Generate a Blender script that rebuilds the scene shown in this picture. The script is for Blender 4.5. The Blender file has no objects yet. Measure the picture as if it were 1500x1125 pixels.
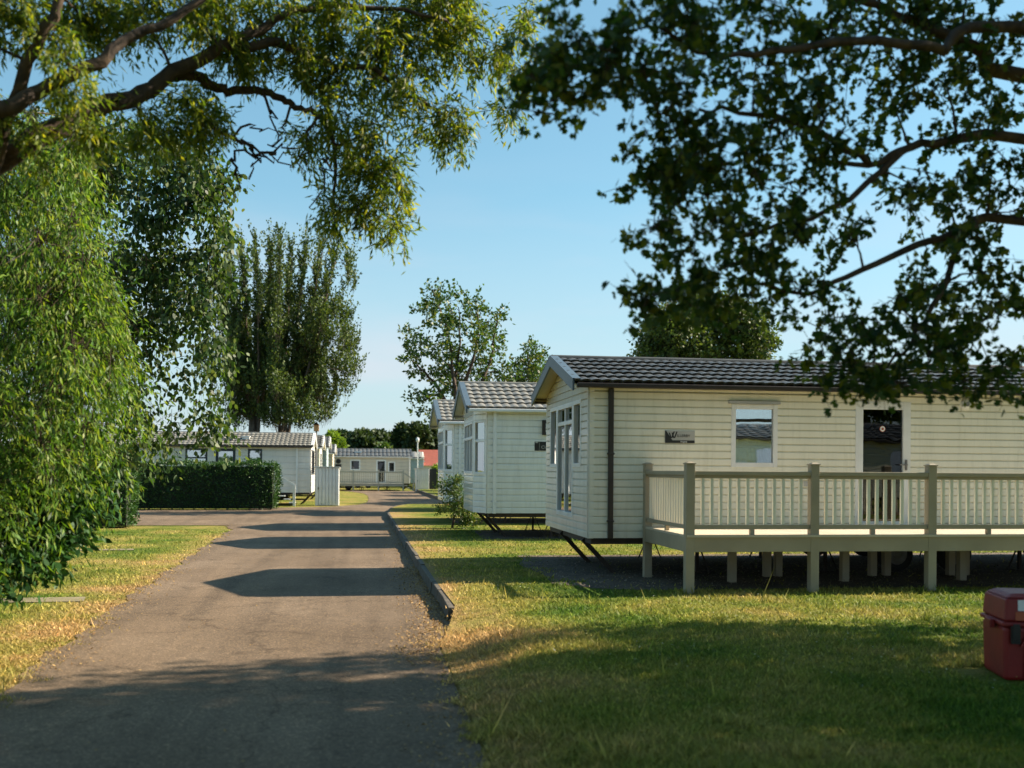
import bpy, math, random
import numpy as np
from mathutils import Vector, Matrix

random.seed(7)
RNG = np.random.default_rng(11)
scene = bpy.context.scene
COL = scene.collection

# ------------------------------------------------------------------ camera, sky, sun, exposure
YAW = math.radians(8.16)
CAM_H = 1.65
cam_d = bpy.data.cameras.new("camera")
cam = bpy.data.objects.new("camera", cam_d)
COL.objects.link(cam)
scene.camera = cam
cam_d.sensor_width = 36.0
cam_d.lens = 36.0
cam_d.shift_y = 0.084
cam_d.clip_start = 0.05
cam_d.clip_end = 3000
cam.matrix_world = (Matrix.Translation((0, 0, CAM_H)) @ Matrix.Rotation(-YAW, 4, 'Z')
                    @ Matrix.Rotation(math.radians(90), 4, 'X') @ Matrix.Rotation(math.radians(0.4), 4, 'Z'))
cam_d.dof.use_dof = True
cam_d.dof.focus_distance = 19.0
cam_d.dof.aperture_fstop = 1.45

SUN = Vector((1.5, 0.2, 1.0)).normalized()
ELEV = math.asin(SUN.z)
world = bpy.data.worlds.new("World")
scene.world = world
world.use_nodes = True
wn, wl = world.node_tree.nodes, world.node_tree.links
wn.clear()
sky = wn.new('ShaderNodeTexSky')
sky.sky_type = 'NISHITA'
sky.sun_disc = False
sky.sun_elevation = ELEV
sky.sun_rotation = math.atan2(SUN.x, SUN.y)
sky.air_density = 1.0
sky.dust_density = 0.7
sky.ozone_density = 2.2
bg = wn.new('ShaderNodeBackground')
bg.inputs['Strength'].default_value = 0.085
wo = wn.new('ShaderNodeOutputWorld')
# thin low cloud near the horizon
tc = wn.new('ShaderNodeTexCoord')
mp = wn.new('ShaderNodeMapping'); mp.inputs['Scale'].default_value = (2.0, 2.0, 9.0)
nz = wn.new('ShaderNodeTexNoise'); nz.inputs['Scale'].default_value = 1.6; nz.inputs['Detail'].default_value = 5
rp = wn.new('ShaderNodeValToRGB')
rp.color_ramp.elements[0].position = 0.47; rp.color_ramp.elements[1].position = 0.72
sx = wn.new('ShaderNodeSeparateXYZ')
mr = wn.new('ShaderNodeMapRange')
mr.inputs['From Min'].default_value = 0.30; mr.inputs['From Max'].default_value = 0.05
mr.inputs['To Min'].default_value = 0.0; mr.inputs['To Max'].default_value = 0.6
mu = wn.new('ShaderNodeMath'); mu.operation = 'MULTIPLY'
mixc = wn.new('ShaderNodeMixRGB'); mixc.inputs['Color2'].default_value = (3.7, 3.65, 4.0, 1)
hs = wn.new('ShaderNodeMixRGB'); hs.blend_type = 'MULTIPLY'; hs.inputs['Fac'].default_value = 1.0
hs.inputs['Color2'].default_value = (0.90, 1.02, 1.04, 1)
wl.new(tc.outputs['Generated'], mp.inputs['Vector']); wl.new(mp.outputs[0], nz.inputs['Vector'])
wl.new(nz.outputs['Fac'], rp.inputs['Fac']); wl.new(tc.outputs['Generated'], sx.inputs[0])
wl.new(sx.outputs['Z'], mr.inputs['Value']); wl.new(rp.outputs['Color'], mu.inputs[0]); wl.new(mr.outputs[0], mu.inputs[1])
gm = wn.new('ShaderNodeGamma'); gm.inputs['Gamma'].default_value = 0.72
sc_ = wn.new('ShaderNodeMixRGB'); sc_.blend_type = 'MULTIPLY'; sc_.inputs['Fac'].default_value = 1.0; sc_.inputs['Color2'].default_value = (0.97, 1.23, 1.20, 1)
wl.new(sky.outputs[0], gm.inputs['Color']); wl.new(gm.outputs[0], sc_.inputs['Color1'])
wl.new(mu.outputs[0], mixc.inputs['Fac']); wl.new(sc_.outputs[0], hs.inputs['Color1']); wl.new(hs.outputs[0], mixc.inputs['Color1'])
mh = wn.new('ShaderNodeMapRange'); mh.inputs['From Min'].default_value = -0.02; mh.inputs['From Max'].default_value = 0.26
mh.inputs['To Min'].default_value = 0.92; mh.inputs['To Max'].default_value = 0.0
hz_ = wn.new('ShaderNodeMixRGB'); hz_.inputs['Color2'].default_value = (2.95, 3.42, 3.80, 1)
wl.new(sx.outputs['Z'], mh.inputs['Value']); wl.new(mh.outputs[0], hz_.inputs['Fac']); wl.new(hs.outputs[0], hz_.inputs['Color1']); wl.new(hz_.outputs[0], mixc.inputs['Color1'])
wl.new(mixc.outputs[0], bg.inputs['Color']); wl.new(bg.outputs[0], wo.inputs['Surface'])

sd = bpy.data.lights.new("sun", 'SUN')
sd.energy = 4.9
sd.angle = math.radians(0.55)
sd.color = (1.0, 0.86, 0.68)
so = bpy.data.objects.new("sun", sd)
COL.objects.link(so)
so.rotation_euler = SUN.to_track_quat('Z', 'Y').to_euler()
so.location = (20, 0, 30)

scene.view_settings.view_transform = 'Standard'
scene.view_settings.look = 'None'
scene.view_settings.exposure = 1.38
scene.view_settings.gamma = 1.0
scene.render.engine = 'CYCLES'
scene.cycles.max_bounces = 8
scene.cycles.transparent_max_bounces = 12
scene.cycles.caustics_reflective = False
scene.cycles.caustics_refractive = False
scene.cycles.use_denoising = True


# ------------------------------------------------------------------ helpers
def P(px, py, d):
    """a spot seen at (px, py) of the 1500 px photograph at depth d metres -> world point"""
    u = (px - 750) / 1500.0
    hz = 688.5 + (px - 750) * 0.007
    return Vector((d * (u * math.cos(YAW) + math.sin(YAW)), d * (math.cos(YAW) - u * math.sin(YAW)),
                   CAM_H + (hz - py) * d / 1500.0))


def tag(o, label=None, cat=None, group=None, kind=None):
    if label: o['label'] = label
    if cat: o['category'] = cat
    if group: o['group'] = group
    if kind: o['kind'] = kind
    return o


def empty(name, loc=(0, 0, 0), rz=0.0):
    o = bpy.data.objects.new(name, None)
    o.empty_display_size = 0.3
    COL.objects.link(o)
    o.location = loc
    o.rotation_euler = (0, 0, rz)
    return o


class MB:
    def __init__(s):
        s.v = []; s.f = []

    def poly(s, pts):
        n = len(s.v); s.v += [tuple(p) for p in pts]; s.f.append(tuple(range(n, n + len(pts))))

    def hexa(s, c):
        n = len(s.v); s.v += [tuple(p) for p in c]
        for q in ((0, 3, 2, 1), (4, 5, 6, 7), (0, 1, 5, 4), (1, 2, 6, 5), (2, 3, 7, 6), (3, 0, 4, 7)):
            s.f.append(tuple(n + i for i in q))

    def box(s, x0, x1, y0, y1, z0, z1):
        s.hexa([(x0, y0, z0), (x1, y0, z0), (x1, y1, z0), (x0, y1, z0), (x0, y0, z1), (x1, y0, z1), (x1, y1, z1), (x0, y1, z1)])

    def bar(s, a, b, w, h, up=(0, 0, 1)):
        a = Vector(a); b = Vector(b); d = (b - a).normalized(); up = Vector(up)
        if abs(d.dot(up)) > 0.98: up = Vector((0, 1, 0))
        sd_ = d.cross(up).normalized(); u2 = sd_.cross(d).normalized()
        c = []
        for p in (a, b):
            for i, j in ((-1, -1), (1, -1), (1, 1), (-1, 1)):
                c.append(p + sd_ * (i * w / 2) + u2 * (j * h / 2))
        s.hexa(c)

    def tube(s, pts, rad, n=8, cap=True):
        pts = [Vector(p) for p in pts]
        if not isinstance(rad, (list, tuple)): rad = [rad] * len(pts)
        base = len(s.v); prev = None
        for i, p in enumerate(pts):
            d = (pts[min(i + 1, len(pts) - 1)] - pts[max(i - 1, 0)])
            d = d.normalized() if d.length > 1e-9 else Vector((0, 0, 1))
            if prev is None:
                t = Vector((0, 0, 1)) if abs(d.z) < 0.9 else Vector((1, 0, 0))
                a = d.cross(t).normalized()
            else:
                a = (prev - d * prev.dot(d)).normalized()
            prev = a; b = d.cross(a)
            for k in range(n):
                an = 2 * math.pi * k / n
                s.v.append(tuple(p + (a * math.cos(an) + b * math.sin(an)) * rad[i]))
        for i in range(len(pts) - 1):
            for k in range(n):
                k2 = (k + 1) % n
                s.f.append((base + i * n + k, base + i * n + k2, base + (i + 1) * n + k2, base + (i + 1) * n + k))
        if cap:
            s.f.append(tuple(base + k for k in reversed(range(n))))
            e = base + (len(pts) - 1) * n
            s.f.append(tuple(e + k for k in range(n)))

    def lathe(s, c, prof, n=20, axis='z'):
        base = len(s.v)
        for r, h in prof:
            for k in range(n):
                a = 2 * math.pi * k / n
                x, y = r * math.cos(a), r * math.sin(a)
                if axis == 'z': s.v.append((c[0] + x, c[1] + y, c[2] + h))
                elif axis == 'y': s.v.append((c[0] + x, c[1] + h, c[2] + y))
                else: s.v.append((c[0] + h, c[1] + x, c[2] + y))
        for i in range(len(prof) - 1):
            for k in range(n):
                k2 = (k + 1) % n
                s.f.append((base + i * n + k, base + i * n + k2, base + (i + 1) * n + k2, base + (i + 1) * n + k))

    def build(s, name, m, parent=None, smooth=False, bevel=0.0):
        me = bpy.data.meshes.new(name)
        me.from_pydata(s.v, [], s.f)
        me.update()
        if m: me.materials.append(m)
        if smooth:
            me.polygons.foreach_set('use_smooth', [True] * len(me.polygons))
        o = bpy.data.objects.new(name, me)
        COL.objects.link(o)
        if parent: o.parent = parent
        if bevel:
            b = o.modifiers.new('b', 'BEVEL'); b.width = bevel; b.segments = 2; b.limit_method = 'ANGLE'
        return o


def np_mesh(name, verts, k, m, parent=None, smooth=False):
    """verts: (N*k, 3) array, every k verts one face"""
    n = len(verts) // k
    me = bpy.data.meshes.new(name)
    me.vertices.add(n * k)
    me.vertices.foreach_set('co', np.asarray(verts, dtype=np.float32).ravel())
    me.loops.add(n * k)
    me.loops.foreach_set('vertex_index', np.arange(n * k, dtype=np.int32))
    me.polygons.add(n)
    me.polygons.foreach_set('loop_start', np.arange(0, n * k, k, dtype=np.int32))
    me.polygons.foreach_set('loop_total', np.full(n, k, dtype=np.int32))
    me.update(calc_edges=True)
    me.materials.append(m)
    o = bpy.data.objects.new(name, me)
    COL.objects.link(o)
    if parent: o.parent = parent
    return o


# ------------------------------------------------------------------ materials
def new_mat(name):
    m = bpy.data.materials.new(name); m.use_nodes = True
    nt = m.node_tree
    return m, nt.nodes, nt.links, nt.nodes['Principled BSDF']


def ramp(n, stops):
    r = n.new('ShaderNodeValToRGB'); e = r.color_ramp.elements
    while len(e) < len(stops): e.new(0.5)
    for i, (p, c) in enumerate(stops):
        e[i].position = p; e[i].color = (c[0], c[1], c[2], 1) if len(c) == 3 else c
    return r


def mat(name, c, rough=0.5, c2=None, scale=3.0, bump=0.0, bscale=60.0, metal=0.0, spec=0.5, streak=False):
    m, n, l, b = new_mat(name)
    b.inputs['Roughness'].default_value = rough
    b.inputs['Metallic'].default_value = metal
    b.inputs['Specular IOR Level'].default_value = spec
    if c2 is None: c2 = tuple(x * 0.8 for x in c)
    t = n.new('ShaderNodeTexCoord')
    mpg = n.new('ShaderNodeMapping')
    if streak: mpg.inputs['Scale'].default_value = (3.0, 3.0, 0.35)
    l.new(t.outputs['Object'], mpg.inputs['Vector'])
    z = n.new('ShaderNodeTexNoise'); z.inputs['Scale'].default_value = scale; z.inputs['Detail'].default_value = 6
    l.new(mpg.outputs[0], z.inputs['Vector'])
    r = ramp(n, [(0.35, c), (0.7, c2)])
    l.new(z.outputs['Fac'], r.inputs['Fac']); l.new(r.outputs['Color'], b.inputs['Base Color'])
    if streak:      # faint rain streaks and algae
        m3 = n.new('ShaderNodeMapping'); m3.inputs['Scale'].default_value = (7.0, 7.0, 0.8)
        z4 = n.new('ShaderNodeTexNoise'); z4.inputs['Scale'].default_value = 2.0; z4.inputs['Detail'].default_value = 7; z4.inputs['Roughness'].default_value = .65
        l.new(t.outputs['Object'], m3.inputs['Vector']); l.new(m3.outputs[0], z4.inputs['Vector'])
        r4 = ramp(n, [(0.50, (0, 0, 0)), (0.80, (0.26, 0.26, 0.26))]); l.new(z4.outputs['Fac'], r4.inputs['Fac'])
        m4 = n.new('ShaderNodeMixRGB'); m4.inputs['Color2'].default_value = (0.30, 0.30, 0.19, 1)
        l.new(r4.outputs['Color'], m4.inputs['Fac']); l.new(r.outputs['Color'], m4.inputs['Color1']); l.new(m4.outputs[0], b.inputs['Base Color'])
    if bump:
        z2 = n.new('ShaderNodeTexNoise'); z2.inputs['Scale'].default_value = bscale; z2.inputs['Detail'].default_value = 4
        l.new(t.outputs['Object'], z2.inputs['Vector'])
        bp = n.new('ShaderNodeBump'); bp.inputs['Strength'].default_value = bump; bp.inputs['Distance'].default_value = 0.01
        l.new(z2.outputs['Fac'], bp.inputs['Height']); l.new(bp.outputs[0], b.inputs['Normal'])
    return m


def leaf_mat(name, cols, trans=0.45, rough=0.45, tcol=None, spec=0.35):
    m, n, l, b = new_mat(name)
    g = n.new('ShaderNodeNewGeometry')
    k = len(cols)
    r = ramp(n, [(i / max(1, k - 1), c) for i, c in enumerate(cols)])
    l.new(g.outputs['Random Per Island'], r.inputs['Fac'])
    l.new(r.outputs['Color'], b.inputs['Base Color'])
    b.inputs['Roughness'].default_value = rough
    b.inputs['Specular IOR Level'].default_value = spec
    t = n.new('ShaderNodeBsdfTranslucent')
    mx = n.new('ShaderNodeMixRGB'); mx.blend_type = 'MULTIPLY'; mx.inputs['Fac'].default_value = 1.0
    mx.inputs['Color2'].default_value = tcol or (1.5, 1.45, 0.5, 1)
    l.new(r.outputs['Color'], mx.inputs['Color1']); l.new(mx.outputs[0], t.inputs['Color'])
    ms = n.new('ShaderNodeMixShader'); ms.inputs['Fac'].default_value = trans
    out = n['Material Output']
    l.new(b.outputs[0], ms.inputs[1]); l.new(t.outputs[0], ms.inputs[2]); l.new(ms.outputs[0], out.inputs['Surface'])
    return m


def bark_mat(name, c, c2):
    m, n, l, b = new_mat(name)
    t = n.new('ShaderNodeTexCoord'); z = n.new('ShaderNodeTexNoise')
    z.inputs['Scale'].default_value = 9; z.inputs['Detail'].default_value = 8; z.inputs['Distortion'].default_value = 1.0
    l.new(t.outputs['Object'], z.inputs['Vector'])
    r = ramp(n, [(0.35, c), (0.65, c2)]); l.new(z.outputs['Fac'], r.inputs['Fac']); l.new(r.outputs['Color'], b.inputs['Base Color'])
    bp = n.new('ShaderNodeBump'); bp.inputs['Strength'].default_value = 0.8; bp.inputs['Distance'].default_value = 0.02
    l.new(z.outputs['Fac'], bp.inputs['Height']); l.new(bp.outputs[0], b.inputs['Normal'])
    b.inputs['Roughness'].default_value = 0.85
    return m


def grass_nodes(n, l, vec, dark=1.0):
    """colour of the dried lawn as a function of position: green with straw patches"""
    z = n.new('ShaderNodeTexNoise'); z.inputs['Scale'].default_value = 0.55; z.inputs['Detail'].default_value = 7; z.inputs['Roughness'].default_value = 0.62
    l.new(vec, z.inputs['Vector'])
    z2 = n.new('ShaderNodeTexNoise'); z2.inputs['Scale'].default_value = 14; z2.inputs['Detail'].default_value = 5
    l.new(vec, z2.inputs['Vector'])
    ad = n.new('ShaderNodeMath'); ad.operation = 'MULTIPLY_ADD'; ad.inputs[1].default_value = 0.35
    l.new(z2.outputs['Fac'], ad.inputs[0]); l.new(z.outputs['Fac'], ad.inputs[2])
    # worn, dry margin beside the kerb (x about 1 to 2) and at the left verge (x about -3)
    s = n.new('ShaderNodeSeparateXYZ'); l.new(vec, s.inputs[0])
    m1 = n.new('ShaderNodeMapRange'); m1.inputs['From Min'].default_value = 0.9; m1.inputs['From Max'].default_value = 2.2
    m1.inputs['To Min'].default_value = 0.24; m1.inputs['To Max'].default_value = 0.0
    l.new(s.outputs['X'], m1.inputs['Value'])
    m2 = n.new('ShaderNodeMapRange'); m2.inputs['From Min'].default_value = -4.6; m2.inputs['From Max'].default_value = -3.3
    m2.inputs['To Min'].default_value = 0.0; m2.inputs['To Max'].default_value = 0.22
    l.new(s.outputs['X'], m2.inputs['Value'])
    mn = n.new('ShaderNodeMath'); mn.operation = 'MINIMUM'; l.new(m1.outputs[0], mn.inputs[0]); l.new(m2.outputs[0], mn.inputs[1])
    my = n.new('ShaderNodeMapRange'); my.inputs['From Min'].default_value = 40; my.inputs['From Max'].default_value = 52
    my.inputs['To Min'].default_value = 1.0; my.inputs['To Max'].default_value = 0.25
    l.new(s.outputs['Y'], my.inputs['Value'])
    mm = n.new('ShaderNodeMath'); mm.operation = 'MULTIPLY'; l.new(mn.outputs[0], mm.inputs[0]); l.new(my.outputs[0], mm.inputs[1])
    a2 = n.new('ShaderNodeMath'); a2.operation = 'ADD'; l.new(ad.outputs[0], a2.inputs[0]); l.new(mm.outputs[0], a2.inputs[1])
    r = ramp(n, [(0.54, (0.070 * dark, 0.125 * dark, 0.016 * dark)), (0.66, (0.16 * dark, 0.18 * dark, 0.030 * dark)),
                 (0.80, (0.28 * dark, 0.235 * dark, 0.065 * dark)), (0.95, (0.38 * dark, 0.25 * dark, 0.11 * dark))])
    l.new(a2.outputs[0], r.inputs['Fac'])
    return r


def lawn_mat(name):
    m, n, l, b = new_mat(name)
    g = n.new('ShaderNodeNewGeometry')
    r = grass_nodes(n, l, g.outputs['Position'], 1.05)
    z = n.new('ShaderNodeTexNoise'); z.inputs['Scale'].default_value = 45; z.inputs['Detail'].default_value = 4
    mp_ = n.new('ShaderNodeMapping'); mp_.inputs['Scale'].default_value = (1.6, 0.8, 1)
    l.new(g.outputs['Position'], mp_.inputs['Vector']); l.new(mp_.outputs[0], z.inputs['Vector'])
    r2 = ramp(n, [(0.3, (0.45, 0.45, 0.45)), (0.7, (1.35, 1.35, 1.3))]); l.new(z.outputs['Fac'], r2.inputs['Fac'])
    mx = n.new('ShaderNodeMixRGB'); mx.blend_type = 'MULTIPLY'; mx.inputs['Fac'].default_value = 1
    l.new(r.outputs['Color'], mx.inputs['Color1']); l.new(r2.outputs['Color'], mx.inputs['Color2'])
    l.new(mx.outputs[0], b.inputs['Base Color'])
    b.inputs['Roughness'].default_value = 0.9; b.inputs['Specular IOR Level'].default_value = 0.1
    bp = n.new('ShaderNodeBump'); bp.inputs['Strength'].default_value = 1.0; bp.inputs['Distance'].default_value = 0.05
    l.new(z.outputs['Fac'], bp.inputs['Height']); l.new(bp.outputs[0], b.inputs['Normal'])
    return m


def blade_mat(name):
    m, n, l, b = new_mat(name)
    g = n.new('ShaderNodeNewGeometry')
    r = grass_nodes(n, l, g.outputs['Position'], 1.42)
    r2 = ramp(n, [(0.0, (0.55, 0.6, 0.5)), (0.6, (1.0, 1.0, 1.0)), (0.9, (1.3, 1.3, 1.1)), (1.0, (2.2, 2.0, 1.9))])
    l.new(g.outputs['Random Per Island'], r2.inputs['Fac'])
    mx = n.new('ShaderNodeMixRGB'); mx.blend_type = 'MULTIPLY'; mx.inputs['Fac'].default_value = 1
    l.new(r.outputs['Color'], mx.inputs['Color1']); l.new(r2.outputs['Color'], mx.inputs['Color2'])
    l.new(mx.outputs[0], b.inputs['Base Color']); b.inputs['Roughness'].default_value = 0.6
    b.inputs['Specular IOR Level'].default_value = 0.2
    t = n.new('ShaderNodeBsdfTranslucent'); l.new(mx.outputs[0], t.inputs['Color'])
    ms = n.new('ShaderNodeMixShader'); ms.inputs['Fac'].default_value = 0.35
    l.new(b.outputs[0], ms.inputs[1]); l.new(t.outputs[0], ms.inputs[2]); l.new(ms.outputs[0], n['Material Output'].inputs['Surface'])
    return m


def road_mat(name):
    m, n, l, b = new_mat(name)
    g = n.new('ShaderNodeNewGeometry')
    z = n.new('ShaderNodeTexNoise'); z.inputs['Scale'].default_value = 0.5; z.inputs['Detail'].default_value = 6
    l.new(g.outputs['Position'], z.inputs['Vector'])
    r = ramp(n, [(0.3, (0.132, 0.094, 0.060)), (0.55, (0.165, 0.120, 0.080)), (0.75, (0.205, 0.152, 0.104))])
    l.new(z.outputs['Fac'], r.inputs['Fac'])
    v = n.new('ShaderNodeTexVoronoi'); v.inputs['Scale'].default_value = 75
    l.new(g.outputs['Position'], v.inputs['Vector'])
    vr = ramp(n, [(0.0, (0.55, 0.55, 0.55)), (0.5, (0.95, 0.95, 0.95)), (0.86, (1.1, 1.1, 1.1)), (0.95, (2.0, 1.9, 1.8))])
    hsv = n.new('ShaderNodeSeparateColor'); l.new(v.outputs['Color'], hsv.inputs[0]); l.new(hsv.outputs[0], vr.inputs['Fac'])
    mx = n.new('ShaderNodeMixRGB'); mx.blend_type = 'MULTIPLY'; mx.inputs['Fac'].default_value = 0.85
    l.new(r.outputs['Color'], mx.inputs['Color1']); l.new(vr.outputs['Color'], mx.inputs['Color2'])
    mt = n.new('ShaderNodeMapping'); mt.inputs['Scale'].default_value = (1.5, 0.07, 1)
    zt = n.new('ShaderNodeTexNoise'); zt.inputs['Scale'].default_value = 1.3; zt.inputs['Detail'].default_value = 5; zt.inputs['Distortion'].default_value = .4
    l.new(g.outputs['Position'], mt.inputs['Vector']); l.new(mt.outputs[0], zt.inputs['Vector'])
    rt_ = ramp(n, [(0.3, (0.68, 0.67, 0.66)), (0.5, (1, 1, 1)), (0.7, (1.22, 1.2, 1.17))]); l.new(zt.outputs['Fac'], rt_.inputs['Fac'])
    zs = n.new('ShaderNodeTexNoise'); zs.inputs['Scale'].default_value = 2.6; zs.inputs['Detail'].default_value = 8; zs.inputs['Roughness'].default_value = .7
    l.new(g.outputs['Position'], zs.inputs['Vector'])
    rs_ = ramp(n, [(0.32, (0.6, 0.58, 0.55)), (0.46, (1, 1, 1)), (0.66, (1.0, 1.0, 1.0)), (0.75, (1.3, 1.25, 1.15))]); l.new(zs.outputs['Fac'], rs_.inputs['Fac'])
    for q_ in (rt_, rs_):
        mq = n.new('ShaderNodeMixRGB'); mq.blend_type = 'MULTIPLY'; mq.inputs['Fac'].default_value = 0.75
        l.new(mx.outputs[0], mq.inputs['Color1']); l.new(q_.outputs['Color'], mq.inputs['Color2']); mx = mq
    # cracks and patches
    w = n.new('ShaderNodeTexVoronoi'); w.feature = 'DISTANCE_TO_EDGE'; w.inputs['Scale'].default_value = 0.33
    zd = n.new('ShaderNodeTexNoise'); zd.inputs['Scale'].default_value = 2.2; zd.inputs['Detail'].default_value = 6
    l.new(g.outputs['Position'], zd.inputs['Vector'])
    va = n.new('ShaderNodeVectorMath'); va.operation = 'MULTIPLY_ADD'; va.inputs[1].default_value = (0.9, 0.9, 0)
    l.new(zd.outputs['Color'], va.inputs[0]); l.new(g.outputs['Position'], va.inputs[2]); l.new(va.outputs[0], w.inputs['Vector'])
    cr = ramp(n, [(0.0, (0.6, 0.58, 0.56)), (0.008, (1, 1, 1))]); l.new(w.outputs['Distance'], cr.inputs['Fac'])
    mx2 = n.new('ShaderNodeMixRGB'); mx2.blend_type = 'MULTIPLY'; mx2.inputs['Fac'].default_value = 0.8
    l.new(mx.outputs[0], mx2.inputs['Color1']); l.new(cr.outputs['Color'], mx2.inputs['Color2'])
    l.new(mx2.outputs[0], b.inputs['Base Color']); b.inputs['Roughness'].default_value = 0.85
    b.inputs['Specular IOR Level'].default_value = 0.25
    z3 = n.new('ShaderNodeTexNoise'); z3.inputs['Scale'].default_value = 130; z3.inputs['Detail'].default_value = 3
    l.new(g.outputs['Position'], z3.inputs['Vector'])
    bp = n.new('ShaderNodeBump'); bp.inputs['Strength'].default_value = 0.9; bp.inputs['Distance'].default_value = 0.008
    l.new(z3.outputs['Fac'], bp.inputs['Height']); l.new(bp.outputs[0], b.inputs['Normal'])
    return m


def glass_mat(name, refl=0.35, tint=(0.75, 0.85, 0.85)):
    m, n, l, b = new_mat(name)
    n.remove(b)
    t = n.new('ShaderNodeBsdfTransparent'); t.inputs['Color'].default_value = (*tint, 1)
    g = n.new('ShaderNodeBsdfGlossy'); g.inputs['Roughness'].default_value = 0.01; g.inputs['Color'].default_value = (0.95, 0.97, 1, 1)
    f = n.new('ShaderNodeFresnel'); f.inputs['IOR'].default_value = 1.5
    a = n.new('ShaderNodeMath'); a.operation = 'ADD'; a.use_clamp = True; a.inputs[1].default_value = refl
    l.new(f.outputs[0], a.inputs[0])
    tcn = n.new('ShaderNodeTexCoord'); z = n.new('ShaderNodeTexNoise'); z.inputs['Scale'].default_value = 1.2
    bp = n.new('ShaderNodeBump'); bp.inputs['Strength'].default_value = 0.12; bp.inputs['Distance'].default_value = 0.02
    l.new(tcn.outputs['Object'], z.inputs['Vector']); l.new(z.outputs['Fac'], bp.inputs['Height']); l.new(bp.outputs[0], g.inputs['Normal'])
    ms = n.new('ShaderNodeMixShader'); l.new(a.outputs[0], ms.inputs['Fac']); l.new(t.outputs[0], ms.inputs[1]); l.new(g.outputs[0], ms.inputs[2])
    l.new(ms.outputs[0], n['Material Output'].inputs['Surface'])
    return m


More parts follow.
